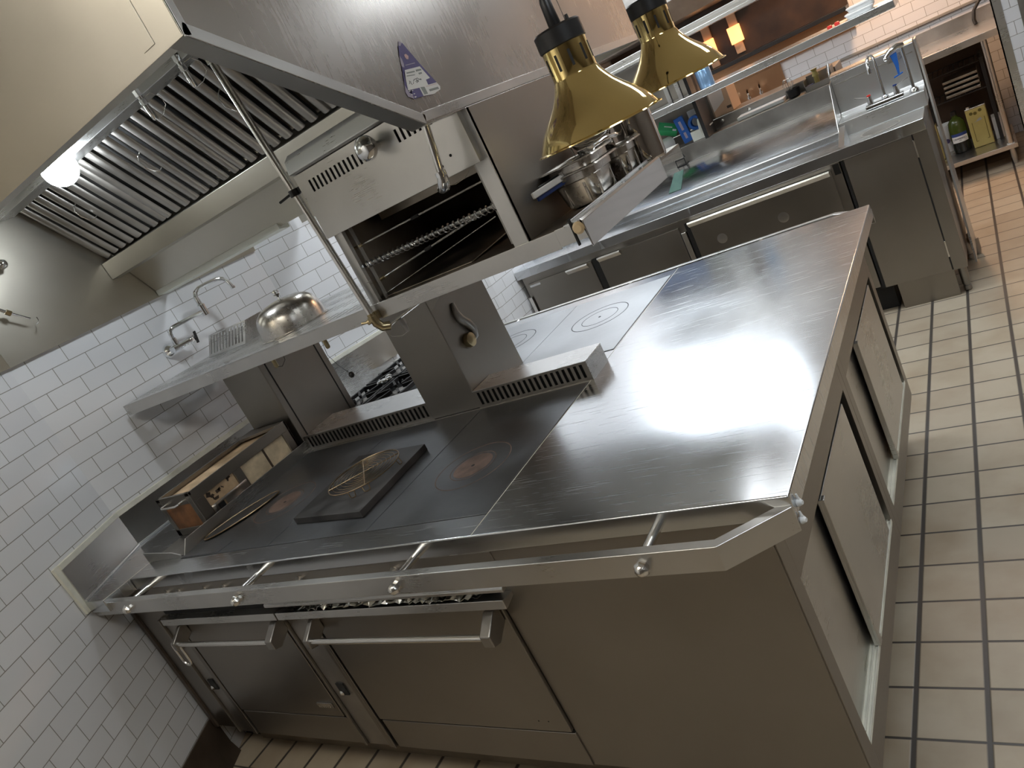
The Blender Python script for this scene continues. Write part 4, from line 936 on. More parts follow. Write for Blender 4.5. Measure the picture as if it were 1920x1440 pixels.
k = MB(); k.box(fx0 + .012, fx1 - .012, fy0 + .012, fy1 - .012, fz0 + .1, fz1 - .022); k.done('top_board', 'brick', o)
k = MB(); k.prism([(fx0, fy0 + .012, fz1 - .012), (fx0 + .02, fy0 + .012, fz1 - .012), (fx0 + .03, fy1 - .10, fz1 - .012), (fx1 - .01, fy1 - .04, fz1 - .012), (fx1 - .01, fy1, fz1 - .012), (fx0, fy1, fz1 - .012)], (0, 0, .012)); k.done('top_frame', 'steel_front', o, 0.001)
k = MB(); zz = fz1 - .03
k.tube([(fx0 + .045, fy0, zz), (fx0 + .045, fy0 - .02, zz - .002), (fx0 + .06, fy0 - .026, zz - .004), (fx1 - .085, fy0 - .026, zz - .004), (fx1 - .07, fy0 - .02, zz - .002), (fx1 - .07, fy0, zz)], 0.0042, 8); k.done('handle', 'satin', o)

# ------------------------------------------------------------------ things on the overshelf
o = thing('cloche', (-1.835, 0.76, SZ), 'domed steel cloche with a round knob on the perforated shelf', 'cloche')
c = (-1.835, 0.76, SZ + 0.0005); R_ = 0.133
k = MB(); k.lathe([(R_ * 1.06, 0), (R_ * 1.06, .003), (R_ * 1.0, .005), (R_ * .985, .03), (R_ * .95, .06), (R_ * .87, .085), (R_ * .72, .103), (R_ * .5, .114), (R_ * .25, .119), (0.001, .120)], c, 48, capt=False); k.done('dome', 'panmetal', o)
k = MB(); k.lathe([(.006, .119), (.004, .128), (.006, .132), (.013, .139), (.015, .147), (.012, .155), (.0005, .159)], c, 20); k.done('knob', 'chrome', o)
o = thing('vent_insert', (-2.45, 0.92, SZ), 'slotted steel flue insert propped at an angle on the shelf beside the cloche', 'vent insert')
ux = Vector((0.96, -0.10, 0)).normalized(); dpt = Vector((0.10, 0.96, 0)).normalized()
P = Vector((-2.66, 0.925, SZ + .001)); Wd, Hh = 0.335, 0.105
up = (Vector((0, 0, 1)) * 0.84 + dpt * 0.54).normalized(); shear = ux * 0.0
k = MB(); us = [0.0]
for i in range(11): us += [.018 + i * .0285, .018 + i * .0285 + .0135]
us.append(Wd)
k.slots(P, ux, up, us, [0, .014, Hh - .006, Hh], lambda i, j: j == 1 and i % 2 == 1); k.done('slotted_face', 'steel', o, smooth=False, solid=0.0022)
k = MB(); q = P + ux * Wd
k.prism([q, q + up * Hh, q + up * Hh + dpt * 0.09, q + dpt * 0.155], ux * 0.002); k.done('side_cheek', 'steel_lite', o); k = MB(); k.prism([P, P + up * Hh, P + up * Hh + dpt * 0.09, P + dpt * 0.155], ux * 0.002); k.done('side_cheek', 'steel_lite', o)
k = MB(); k.prism([P + dpt * .10 + up * .0, P + ux * Wd + dpt * .10, P + ux * Wd + dpt * .10 + up * Hh * .7, P + dpt * .10 + up * Hh * .7], dpt * .002); k.done('rear_fin', 'steel_dark', o)

# ------------------------------------------------------------------ pot filler on the tiled wall
o = thing('pot_filler', (-2.83, 0.90, 1.55), 'chrome double-jointed pot filler tap fixed to the tiled wall', 'tap')
k = MB(); k.lathe([(0.034, 0), (0.034, 0.004), (0.028, 0.018), (0.015, 0.03), (0.013, 0.05)], (-2.829, 0.875, 1.54), 24, (1, 0, 0)); k.done('wall_flange', 'chrome', o)
k = MB(); k.cyl((-2.775, 0.862, 1.54), (-2.775, 0.965, 1.538), 0.0165, 16); k.cyl((-2.775, 0.893, 1.54), (-2.775, 0.893, 1.585), 0.013, 14); k.lathe([(0.019, 0), (0.02, 0.012), (0.016, 0.02)], (-2.775, 0.958, 1.538), 10, (0, 1, 0)); k.done('valve_body', 'chrome', o)
k = MB(); k.lathe([(0.009, 0), (0.009, .02)], (-2.775, 0.978, 1.538), 10, (0, 1, 0)); k.obox((-2.772, 1.0, 1.54), (.006, 0, 0), (0, .005, 0), (0, .006, .028)); k.done('handle', 'dark', o, 0.002)
k = MB(); k.tube([(-2.775, 0.893, 1.58), (-2.772, 0.893, 1.605), (-2.768, 0.900, 1.622), (-2.762, 0.915, 1.629), (-2.75, 0.95, 1.630), (-2.72, 1.075, 1.630)], 0.0098, 12); k.done('lower_arm', 'chrome', o)
k = MB(); k.cyl((-2.72, 1.078, 1.608), (-2.72, 1.078, 1.652), 0.0175, 16); k.lathe([(.019, 0), (.019, .008), (.015, .013)], (-2.72, 1.078, 1.652), 16); k.done('swivel_joint', 'chrome', o)
k = MB(); k.tube([(-2.72, 1.078, 1.66), (-2.72, 1.078, 1.70), (-2.718, 1.088, 1.722), (-2.712, 1.11, 1.733), (-2.70, 1.15, 1.735), (-2.68, 1.205, 1.733), (-2.672, 1.23, 1.722), (-2.667, 1.243, 1.70), (-2.664, 1.25, 1.672)], [.0135, .0115, .0105, .0098, .0098, .0098, .0098, .0098, .0098], 12); k.lathe([(.012, 0), (.012, .012)], (-2.664, 1.25, 1.66), 14); k.done('spout', 'chrome', o)

# ------------------------------------------------------------------ prep counter with hand sink across the aisle
CX0, CX1, CY = -2.392, 0.15, 3.12
t = thing('prep_counter', (-1.1, 3.4, FZ), 'long stainless prep counter with refrigerated doors across the aisle behind the island', 'counter')
b = MB(); b.box(CX0, CX1, CY, 3.74, 0.842, 0.90); b.done('worktop', 'worktop', t, 0.003)
b = MB(); b.box(CX0 + .02, -0.27, CY + 0.03, 3.95, 0.10, 0.842); b.box(-0.26, 0.149, CY + 0.03, 3.72, 0.09, 0.842); b.done('cabinet', 'steel_front', t, 0.002)
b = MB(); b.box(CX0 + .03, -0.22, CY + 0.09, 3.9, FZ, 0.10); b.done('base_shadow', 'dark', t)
# sloping lid and raised rear rail
b = MB(); b.prism([(CX0 + .005, 3.415, 0.90), (CX0 + .005, 3.415, 0.935), (CX0 + .005, 3.43, 0.948), (CX0 + .005, 3.70, 1.055), (CX0 + .005, 3.74, 1.058), (CX0 + .005, 3.74, 0.90)], (-0.262 - CX0 - .005, 0, 0)); b.done('sloping_lid', 'worktop', t, 0.004)
b = MB(); b.box(CX0 + .005, -0.262, 3.741, 3.95, 0.9, 1.05); b.done('rear_rail', 'steel_lite', t, 0.003)
b = MB(); b.box(-1.95, -0.265, 3.80, 3.985, 1.05, 1.160); b.done('rear_ledge', 'steel_dark', t, 0.004)
b = MB(); b.box(-1.95, -0.265, 3.99, 4.28, 0.95, 1.222); rl = b.done('back_step', 'steel_dark', t, 0.003)
b = MB()
for x in (-1.55, -1.12, -0.98, -0.80, -0.55): b.lathe([(0.011, 0), (0.011, 0.006), (0.005, 0.009)], (x, 3.9895, 1.195), 12, (0, -1, 0))
b.done('bolt', 'satin', rl)
# doors and the wide drawer
def far_door(x0, x1, z0, z1, hx0, hx1, nm='door', pro=0.018):
    k = MB(); k.box(x0, x1, CY + 0.012, CY + 0.03, z0, z1); d = k.done(nm, 'steel_front', t, 0.002)
    if hx0 is not None:
        k = MB(); k.prism([(hx0, CY + 0.014, z1 - .002), (hx0, CY - pro, z1 + .006), (hx0, CY - pro - .006, z1 - .004), (hx0, CY - .004, z1 - .028), (hx0, CY + .012, z1 - .028)], (hx1 - hx0, 0, 0)); k.done('handle', 'satin', d, 0.002)
    return d
far_door(-2.335, -1.825, 0.13, 0.792, -2.01, -1.845)
far_door(-1.775, -1.205, 0.13, 0.800, -1.765, -1.60)
dd = far_door(-1.135, -0.318, 0.50, 0.812, -1.135, -0.322, 'drawer')
far_door(-1.135, -0.318, 0.13, 0.49, None, None, 'drawer')
k = MB()
for x in (-0.98, -0.62): k.lathe([(0.030, 0), (0.026, 0.001), (0.012, 0.0016), (0.0005, 0.002)], (x, CY + .012, 0.655), 24, (0, -1, 0))
k.done('lock_boss', 'steel_dark', dd)
k = MB(); k.box(-1.822, -1.78, CY + 0.02, CY + 0.031, 0.11, 0.80); k.done('door_gap', 'dark', t); k = MB(); k.box(-1.165, -1.14, CY + 0.022, CY + 0.031, 0.11, 0.81); k.done('door_gap', 'dark', t); k = MB(); k.box(-0.262, -0.248, CY + .025, CY + .032, .09, .842); k.done('door_gap', 'dark', t)
k = MB(); k.box(-1.197, -1.168, CY + 0.004, CY + 0.025, 0.30, 0.765); k.done('hinge_strip', 'satin', t, 0.002); k = MB(); k.box(-2.372, -2.345, CY + .0, CY + .025, 0.3, 0.70); k.done('hinge_strip', 'satin', t, 0.002)
k = MB(); k.box(-0.305, -0.275, CY + .026, CY + .0305, 0.775, 0.83); k.done('vent_slot', 'dark', t)
k = MB(); k.box(-2.325, -2.24, CY + .0105, CY + .013, 0.765, 0.779); k.done('door_label', 'steel_lite', t)
d = far_door(-0.243, 0.079, 0.095, 0.838, None, None)
k = MB(); k.box(0.0795, 0.0845, CY + .014, CY + .03, 0.095, 0.838); k.done('door_gap', 'dark', d)
for z in (0.72, 0.17):
    k = MB(); k.box(0.079, 0.086, CY + .008, CY + .02, z, z + .09); k.done('hinge', 'satin', d, 0.001)
k = MB(); k.cyl((-0.222, CY + .012, 0.55), (-0.222, CY - .003, 0.55), 0.005, 10); k.cyl((-0.222, CY - .003, .55), (-0.225, CY - .004, .565), .003, 8); k.done('latch', 'steel_lite', d)
k = MB(); k.box(0.085, 0.15, CY + .014, CY + .03, 0.09, 0.842); k.done('end_stile', 'steel_front', t, 0.002)
k = MB(); k.box(-0.19, 0.083, CY + .035, CY + .05, FZ, 0.094); k.done('kick_plate', 'steel_front', t, 0.001)
for x, y in ((0.118, 3.20), (0.135, 3.66), (-2.3, 3.2), (-2.3, 3.8)):
    k = MB(); k.lathe([(0.021, 0.155), (0.021, 0.045), (0.016, 0.03), (0.019, 0.028), (0.019, 0.006), (0.014, 0)], (x, y, FZ), 18); k.done('leg', 'steel_dark', t)
# end wing panel beside the sink with its own foot
k = MB(); k.prism([(0.172, 3.36, 0.02), (0.172, 3.75, 0.02), (0.172, 3.75, 1.215), (0.172, 3.64, 1.215), (0.172, 3.62, 1.0)], (0.010, 0, 0)); k.done('wing_panel', 'steel', t, 0.001)
k = MB(); k.lathe([(0.02, 0.10), (0.02, 0.03), (0.014, 0)], (0.178, 3.70, FZ), 16); k.done('leg', 'steel_dark', t)
# hand sink
k = MB(); k.prism([(-0.262, 3.34, 0.9), (-0.262, 3.40, 0.985), (-0.262, 3.56, 1.175), (-0.262, 3.66, 1.19), (-0.262, 3.66, 0.9)], (0.004, 0, 0)); k.done('side_splash', 'steel', t, 0.001)
k = MB(); k.prism([(-0.257, 3.415, 0.9), (-0.257, 3.425, 0.978), (-0.257, 3.60, 0.982), (-0.257, 3.62, 1.0), (-0.257, 3.622, 1.205), (-0.257, 3.66, 1.215), (-0.257, 3.74, 1.215), (-0.257, 3.74, 0.9)], (0.424, 0, 0)); sk = k.done('back_splash', 'steel_lite', t, 0.002)
k = MB(); k.box(-0.245, 0.155, 3.6195, 3.622, 1.158, 1.162); k.box(0.03, 0.10, 3.6175, 3.621, 1.15, 1.185); k.done('rim_strip', 'satin', sk)
k = MB(); n = 32
k.lathe([(0.098, -0.001), (0.098, 0.0012), (0.088, 0.0015), (0.088, -0.001)], (-0.055, 3.275, 0.900), n, capb=False, capt=False); bw = k.done('sink_rim', 'satin', t)
bw.scale = (1, 1, 1)
k = MB(); k.lathe([(0.0005, 0.0004), (0.088, 0.0006)], (-0.055, 3.275, 0.900), n, capb=False, capt=False); k.done('sink_bowl', 'steel_dark', bw)
k = MB(); k.prism([(-0.256, 3.19, 0.9), (-0.256, 3.40, 0.9), (-0.256, 3.40, 0.965)], (0.03, 0, 0)); k.done('corner_gusset', 'steel', t, 0.001)
# deck-mounted tap set
o = thing('sink_tap', (-0.02, 3.50, 0.982), 'chrome gooseneck tap with two blade handles at the hand sink', 'tap')
k = MB(); k.box(-0.115, 0.075, 3.455, 3.51, 0.981, 1.004); k.done('tap_base', 'chrome', o, 0.006)
k = MB(); k.lathe([(0.018, 0), (0.018, .012), (.012, .02)], (-0.012, 3.485, 1.003), 18); k.tube([(-0.012, 3.485, 1.0), (-0.012, 3.485, 1.20), (-0.013, 3.478, 1.228), (-0.018, 3.462, 1.245), (-0.026, 3.44, 1.247), (-0.033, 3.418, 1.238), (-0.038, 3.405, 1.215), (-0.04, 3.40, 1.165)], [.0075, .0075, .0075, .0075, .0075, .008, .0095, .0095], 12); k.done('spout', 'chrome', o)
for x, s, c in ((-0.085, -1, 'red'), (0.045, 1, 'navy')):
    k = MB(); k.lathe([(0.015, 0), (0.016, .012), (.011, .03), (.011, .045)], (x, 3.482, 1.003), 16); h = k.done('valve', 'chrome', o)
    k = MB(); k.lathe([(.0105, 0), (.0105, .007)], (x, 3.482, 1.048), 14); k.done('index_button', c, h)
    k = MB(); k.obox((x + s * .034, 3.475, 1.053), (.034, -.006, .012 * s), (0, .007, 0), (0, 0, .003)); k.done('blade_handle', 'steel_dark', h, 0.002)
o = thing('sprayer_tap', (0.12, 3.5, 0.982), 'tall chrome swing tap with a blue lever, right of the gooseneck tap', 'tap')
k = MB(); k.lathe([(0.024, 0), (0.022, .012), (.014, .022)], (0.122, 3.49, 0.981), 18); k.tube([(0.122, 3.49, 0.99), (0.122, 3.49, 1.225)], 0.0085, 12); k.done('riser', 'chrome', o)
k = MB(); k.tube([(0.128, 3.487, 1.228), (0.10, 3.46, 1.235), (0.07, 3.44, 1.225), (0.045, 3.42, 1.205)], [.014, .016, .014, .010], 14); k.ball((0.045, 3.418, 1.20), 0.013, 12); k.done('spray_head', 'chrome', o)
k = MB(); k.prism([(0.064, 3.445, 1.205), (0.096, 3.46, 1.21), (0.092, 3.455, 1.15), (0.084, 3.455, 1.10), (0.076, 3.45, 1.10), (0.074, 3.45, 1.15)], (0.002, -0.01, 0)); k.obox((0.078, 3.447, 1.097), (.022, .008, .004), (0, .006, 0), (0, 0, .004)); k.done('lever', 'blue', o, 0.002)

# ------------------------------------------------------------------ double pass shelf over the prep counter
t = thing('pass_shelf', (-0.9, 3.8, 1.06), 'double-deck steel pass shelf above the back of the prep counter', 'shelf')
b = MB(); b.box(-1.90, 0.14, 3.60, 3.93, 1.405, 1.445); b.done('lower_deck', 'steel_lite', t, 0.003)
b = MB(); b.box(-1.90, 0.14, 3.60, 3.93, 1.757, 1.775); b.box(-1.90, .14, 3.6, 3.615, 1.795, 1.812); b.box(-1.90, .14, 3.605, 3.612, 1.775, 1.80); b.done('upper_deck', 'steel_lite', t, 0.002)
for x in (-1.128, -1.058): b = MB(); b.box(x - .013, x + .013, 3.61, 3.636, 1.445, 1.757); b.done('post', 'steel_lite', t, 0.002)
for x in (-1.88,): b = MB(); b.box(x - .015, x + .015, 3.85, 3.88, 1.16, 1.405); b.done('post', 'steel', t, 0.002)
b = MB(); b.box(-1.035, -1.012, 3.70, 3.90, 1.16, 1.757); b.done('black_upright', 'black', t)
b = MB(); b.box(-1.86, -1.01, 3.955, 3.985, 1.225, 1.757); b.done('back_panel', 'steel_front', t)
o = MB(); o.box(-1.775, -1.300, 3.5985, 3.60, 1.4065, 1.4445); o = o.done('tape_strip', 'blue_tape'); tag(o, 'bright blue tape strip stuck along the edge of the lower pass shelf', 'tape')
# things on and under the shelf
o = at((-0.91, 3.80, 1.4455)); o.lathe([(.046, 0), (.0475, .004), (.0475, .10), (.0455, .103), (.0475, .106), (.0475, .21), (.04, .214)], (-0.915, 3.72, 1.4455), 28)
tag(o.done('film_roll', 'blue_film'), 'blue-tinted shiny upright roll standing on the lower pass shelf', 'roll')
o = at((-0.985, 3.72, 1.4455)); o.box(-1.003, -0.972, 3.66, 3.85, 1.4455, 1.70); tag(o.done('wood_strip', 'wood2', bevel=.002), 'narrow brown wood strip standing left of the blue-tinted roll', 'carton')  # brown wooden edge beside the roll, built as a thin box
o = thing('cardboard_box', (-0.98, 4.12, 1.223), 'cardboard box with a shiny label standing under the pass shelf', 'box')
k = MB(); k.box(-1.095, -0.90, 4.03, 4.25, 1.223, 1.40); k.done('carton', 'card', o, 0.002)
k = MB(); k.prism([(-1.055, 4.0295, 1.395), (-0.93, 4.0295, 1.395), (-0.935, 4.0295, 1.31), (-1.03, 4.0295, 1.255)], (0, -0.0006, 0)); k.done('shiny_label', 'cardwhite', o, smooth=False)
k = MB()
for z, x0, x1 in ((1.243, -1.085, -1.06), (1.25, -0.935, -0.905)): k.box(x0, x1, 4.0285, 4.0298, z, z + .016)
k.done('printed_mark', 'base', o)
o = thing('paper_roll', (-1.36, 3.84, 1.162), 'white paper roll lying on its side with the dark core facing out', 'roll')
k = MB(); c = Vector((-1.365, 3.815, 1.207)); ax = Vector((0.55, 0.83, 0.0))
k.lathe([(0.017, 0), (0.043, 0), (0.045, .002), (0.045, .088), (.043, .09)], c, 36, ax, capb=False); k.done('paper', 'paper', o)
k = MB(); k.lathe([(0.0168, 0.0005), (0.0168, .06)], c, 20, ax); k.done('core', 'dark', o)
o = thing('green_box', (-1.30, 3.90, 1.255), 'small green and white printed carton leaning above the paper roll', 'box')
cg = Vector((-1.295, 3.868, 1.297)); gx = Vector((0.82, 0.28, -0.50)).normalized(); gy = Vector((0.25, 0.6, 0.75)); gy = (gy - gx * gy.dot(gx)).normalized(); gz = gx.cross(gy)
k = MB(); k.obox(cg, gx * .062, gy * .028, gz * .036); k.done('carton', 'green', o, 0.001)
k = MB(); k.obox(cg + gy * .0285, gx * .06, gy * .0006, gz * .034); k.done('white_top', 'paper', o)
fz = gz if gz.y < 0 else -gz
k = MB(); k.obox(cg + fz * .0364, gx * .026, gy * .003, fz * .0004); k.obox(cg + fz * .0364 + gx * .042 - gy * .017, gx * .012, gy * .006, fz * .0004); k.done('print', 'paper', o)
o = thing('blue_box', (-1.19, 3.83, 1.162), 'slim blue carton with pale lettering standing beside the green carton', 'box')
cb_ = Vector((-1.185, 3.83, 1.258)); ty = Vector((-0.10, 0.0, 1)).normalized(); tx = Vector((1, 0.1, 0.1)).normalized(); tx = (tx - ty * tx.dot(ty)).normalized(); tz = tx.cross(ty)
if tz.y > 0: tz = -tz
k = MB(); k.obox(cb_, tx * .030, ty * .085, tz * .018); k.done('carton', 'blue', o, 0.001)
k = MB()
for s_, l in ((.028, .030), (-.038, .020)): k.obox(cb_ + tz * .0184 + ty * s_, tx * .008, ty * l, tz * .0004)
k.done('print', 'lilac', o)
o = thing('tape_dispenser', (-1.10, 3.84, 1.162), 'off-white tape dispenser with a blue tape roll in it', 'dispenser')
k = MB(); k.prism([(-1.145, 3.80, 1.1615), (-1.035, 3.80, 1.1615), (-1.01, 3.80, 1.22), (-1.045, 3.80, 1.285), (-1.075, 3.80, 1.285), (-1.085, 3.80, 1.225), (-1.145, 3.80, 1.225)], (0, .09, 0)); k.done('housing', 'offwhite', o, 0.004)
k = MB(); k.lathe([(.028, 0), (.045, 0), (.045, .04), (.028, .04)], (-1.098, 3.815, 1.27), 28, (0, 1, 0), capb=False, capt=False); k.done('tape_roll', 'blue', o)
k = MB(); k.box(-1.15, -1.085, 3.90, 3.945, 1.1615, 1.345); tag(k.done('white_carton', 'paper', bevel=.002), 'white carton standing behind the tape dispenser', 'carton')
o = thing('black_scoop', (-1.41, 3.80, 1.162), 'black plastic scoop with a holed handle standing left of the paper roll', 'scoop')
k = MB(); k.box(-1.445, -1.40, 3.805, 3.845, 1.1615, 1.20); k.done('cup', 'black', o, 0.006)
k = MB(); k.slots((-1.412, 3.80, 1.19), (0.9, 0.43, 0), (0, 0, 1), [0, .007, .015, .022], [0, .085, .095, .105], lambda i, j: i == 1 and j == 1); k.done('handle', 'black', o, 0.001, solid=.006)
o = MB(); o.prism([(-1.30, 3.46, 0.9615), (-1.215, 3.46, 0.9615), (-1.225, 3.66, 1.0405), (-1.29, 3.66, 1.0405)], (0, -0.0008, 0.002)); tag(o.done('green_film', 'glasspane', smooth=False), 'clear green plastic sheet lying on the sloping counter lid', 'sheet')
o = thing('wire_holder', (-1.245, 3.74, 1.06), 'small black wire holder at the top of the green plastic sheet', 'holder')
k = MB()
for dx in (-.03, .03): k.tube([(-1.245 + dx, 3.72, 1.06), (-1.245 + dx, 3.72, 1.10), (-1.245 + dx * .6, 3.76, 1.125), (-1.245 + dx * .6, 3.78, 1.10)], .003, 6)
k.tube([(-1.275, 3.72, 1.10), (-1.215, 3.72, 1.10)], .003, 6); k.tube([(-1.263, 3.76, 1.125), (-1.227, 3.76, 1.125)], .003, 6); k.box(-1.28, -1.21, 3.715, 3.785, 1.0585, 1.063); k.done('wire_frame', 'black', o)
o = at((-0.71, 3.92, 1.161)); o.box(-0.86, -0.565, 3.86, 3.98, 1.1608, 1.183); tag(o.done('cutting_board', 'white', bevel=.004), 'white plastic cutting board lying on the ledge behind the prep counter', 'cutting board')
o = thing('wire_basket', (-0.50, 3.89, 1.161), 'black pot with a wire whisk in it on the ledge, right of the cutting board', 'pot')
k = MB(); k.lathe([(.028, 0), (.036, .004), (.042, .05), (.039, .05), (.033, .008)], (-.505, 3.89, 1.1608), 20); k.done('pot_body', 'black', o)
k = MB()
for i in range(7):
    a = i * PI / 7; d = Vector((math.cos(a), math.sin(a), 0)); c = Vector((-.52, 3.885, 1.225))
    k.tube([c - d * .012 + Vector((0, 0, -.02)), c - d * .034 + Vector((0, 0, .02)), c - d * .02 + Vector((0, 0, .05)), c + d * .02 + Vector((0, 0, .05)), c + d * .034 + Vector((0, 0, .02)), c + d * .012 + Vector((0, 0, -.02))], .0012, 4)
k.done('whisk_wire', 'wire_steel', o)
o = thing('tool_tray', (-0.34, 3.89, 1.161), 'open steel tray of small utensils at the right end of the ledge', 'tray')
k = MB(); k.box(-.43, -.272, 3.84, 3.975, 1.1608, 1.165); k.box(-.43, -.427, 3.84, 3.975, 1.165, 1.225); k.box(-.275, -.272, 3.84, 3.975, 1.165, 1.245); k.box(-.43, -.272, 3.972, 3.975, 1.165, 1.235); k.box(-.43, -.272, 3.84, 3.843, 1.165, 1.19); k.done('tray_body', 'steel_dark', o)
k = MB(); k.lathe([(.014, 0), (.014, .06)], (-.365, 3.91, 1.165), 12); k.lathe([(.02, .06), (.012, .085), (.02, .1)], (-.365, 3.91, 1.165), 10); k.done('brush', 'yellow', o)
k = MB(); k.tube([(-.30, 3.90, 1.166), (-.288, 3.95, 1.255)], .005, 8); k.tube([(-.31, 3.93, 1.166), (-.30, 3.965, 1.25)], .004, 8); k.done('utensil', 'wire_steel', o)
k = MB(); k.box(-.42, -.385, 3.86, 3.90, 1.165, 1.19); k.done('blue_cap', 'navy', o)
for i, (z, x0, x1, lab) in enumerate(((1.4455, -0.10, 0.04, 'white lidded food container on the right end of the lower pass shelf, lower of two'), (1.4735, -0.085, 0.055, 'white food container on the right end of the lower pass shelf, upper of two'))):
    o = thing('food_container', ((x0 + x1) / 2, 3.75, z), lab, 'container', 'white food containers')
    k = MB(); lp = [[(x, y, z + h) for x, y in rrect((x0 + x1) / 2, 3.74, (x1 - x0) / 2 - s, .07 - s, .02)] for h, s in ((0, .008), (.019, 0))]; loft(k, lp, True, True); k.done('tub', 'white', o)
    k = MB(); lp = [[(x, y, z + h) for x, y in rrect((x0 + x1) / 2, 3.74, (x1 - x0) / 2 + s, .07 + s, .02)] for h, s in ((.019, .003), (.0255, .003), (.027, -.004))]; loft(k, lp, True, True); k.done('lid', 'paper', o)
o = at((-0.14, 3.67, 1.446)); o.lathe([(.012, 0), (.014, .004), (.014, .014), (.008, .018)], (-.145, 3.67, 1.4455), 14); o.lathe([(.012, 0), (.014, .004), (.014, .012), (.008, .016)], (-.185, 3.675, 1.4455), 14)
tag(o.done('bottle_cap', 'red'), 'red plastic caps left of the white food containers on the pass shelf', 'cap')
# hood over the far line
t = thing('rear_hood', (-1.6, 5.7, 1.93), 'grey steel hood over the far prep line, at the top of the picture', 'exhaust hood')
b = MB(); b.prism([(-2.39, 5.3, 2.77), (-2.39, 5.3, 2.08), (-2.39, 5.42, 1.93), (-2.39, 6.2, 1.93), (-2.39, 6.2, 2.77)], (1.5, 0, 0)); b.done('canopy', 'steel_dark', t, 0.002)

# ------------------------------------------------------------------ far wall: dark wood pass opening, warm lit piers, bench
b = MB(); b.box(-2.39, -0.345, 6.26, 6.295, 1.43, 2.15); struct(b.done('trim_4', 'wood'))
b = MB(); b.box(-2.0, -0.345, 6.05, 6.26, 1.405, 1.44); struct(b.done('trim_5', 'black', bevel=.003))
b = MB(); b.box(-1.62, -0.345, 6.27, 6.296, 1.24, 1.405); struct(b.done('trim_6', 'copper'))
b = MB(); b.box(-1.0, 0.62, 6.28, 6.299, 1.032, 1.056); struct(b.done('trim_7', 'tile', bevel=.006))
def pier(x0, x1, z0, z1, label):
    o = thing('wall_light', ((x0 + x1) / 2, 6.24, z0), label, 'wall light', 'amber wall lights')
    k = MB(); k.box(x0, x1, 6.20, 6.26, z0, z1); k.done('glowing_block', 'glow_warm', o, .004)
    k = MB(); k.box(x0 + .02, x1 - .006, 6.235, 6.26, z1, z1 + .12); k.done('stone_pier', 'card', o, .002); k = MB(); k.box(x0 + .01, x1 - .02, 6.235, 6.26, z0 - .09, z0); k.done('stone_pier', 'card', o, .002)
pier(-1.29, -1.185, 1.555, 1.70, 'amber glowing wall light on the dark wood, nearer the middle of the picture')
pier(-1.53, -1.43, 1.535, 1.69, 'amber glowing wall light on the dark wood, half hidden by a brass lamp')
o = thing('far_sink', (-1.2, 6.2, 1.04), 'copper-lit sink splash with three small taps under the far opening', 'sink')
k = MB(); k.box(-1.50, -0.985, 6.27, 6.296, 0.95, 1.238); k.done('splash_plate', 'copper', o); k = MB(); k.box(-1.50, -.985, 5.95, 6.268, .93, .97); k.done('sink_deck', 'steel_heat', o)  # warm light on the splash is put into its copper colour
for x in (-1.42, -1.30, -1.19):
    k = MB(); k.tube([(x, 6.19, .97), (x, 6.19, 1.13), (x + .01, 6.15, 1.15), (x + .02, 6.1, 1.12)], .010, 8); k.lathe([(.02, 0), (.02, .02)], (x, 6.19, 1.07), 10); k.done('tap', 'chrome', o)
k = MB(); k.box(-1.49, -1.0, 5.97, 6.26, FZ, .93); k.done('sink_cabinet', 'steel_dark', o)
o = thing('back_bench', (0.25, 5.6, FZ), 'steel work bench with an undershelf against the far warm-lit wall', 'bench')
k = MB(); k.box(-0.30, 0.56, 5.35, 6.05, 0.852, 0.902); k.done('bench_top', 'steel', o, .003)
k = MB(); k.box(-0.30, 1.5, 6.05, 6.08, 0.852, 1.0); k.done('splash', 'steel_dark', o)
k = MB(); k.box(0.575, 1.5, 5.33, 6.05, 0.855, 0.90); k.done('bench_top', 'steel', o, .003)
k = MB(); k.box(-0.30, 0.50, 5.36, 6.0, 0.058, 0.09); k.done('undershelf', 'steel', o, .002)
for x, y in ((0.462, 5.39), (-0.27, 5.39), (0.462, 5.98), (-0.27, 5.98)):
    k = MB(); k.lathe([(.019, .92), (.019, .05), (.012, 0)], (x, y, FZ), 16); k.done('leg', 'steel', o)
k = MB(); k.lathe([(.026, 0), (.026, .035)], (.462, 5.39, .06), 16); k.done('leg_collar', 'white', o)
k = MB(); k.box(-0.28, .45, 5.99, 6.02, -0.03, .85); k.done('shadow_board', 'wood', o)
# wire rack and stored things under the bench
o = thing('wire_rack', (0.2, 5.75, 0.09), 'black wire rack standing on the undershelf of the far bench', 'rack')
k = MB()
for x in (0.02, 0.42):
    for y in (5.62, 5.95): k.box(x - .012, x + .012, y - .012, y + .012, .0905, .72)
for z in (.50, .70):
    for y in (5.62, 5.95): k.cyl((0.02, y, z), (.42, y, z), .005, 6)
    for i in range(12): k.cyl((.03 + i * .035, 5.62, z), (.03 + i * .035, 5.95, z), .003, 5)
k.done('rack_frame', 'black', o)
for i in range(4):
    o = at((.26, 5.78, .508 + .036 * i)); o.box(.15, .38, 5.66, 5.92, .508 + .036 * i, .528 + .036 * i)
    tag(o.done('sheet_tray', 'steel_heat', bevel=.004), 'dark sheet tray on the wire rack under the far bench, ' + ('lowest', 'second', 'third', 'topmost')[i] + ' of its stack', 'tray', 'sheet trays')
o = thing('yellow_tin', (0.305, 5.66, 0.09), 'tall yellow oil tin with three dark emblems on the undershelf of the far bench', 'tin')
k = MB(); k.box(.238, .372, 5.60, 5.70, .0905, .385); k.done('tin_body', 'yellow', o, .008)
k = MB(); k.box(.238, .372, 5.60, 5.70, .386, .394); k.lathe([(.014, 0), (.014, .012)], (.262, 5.63, .394), 12); k.done('tin_top', 'satin', o, .002)
k = MB()
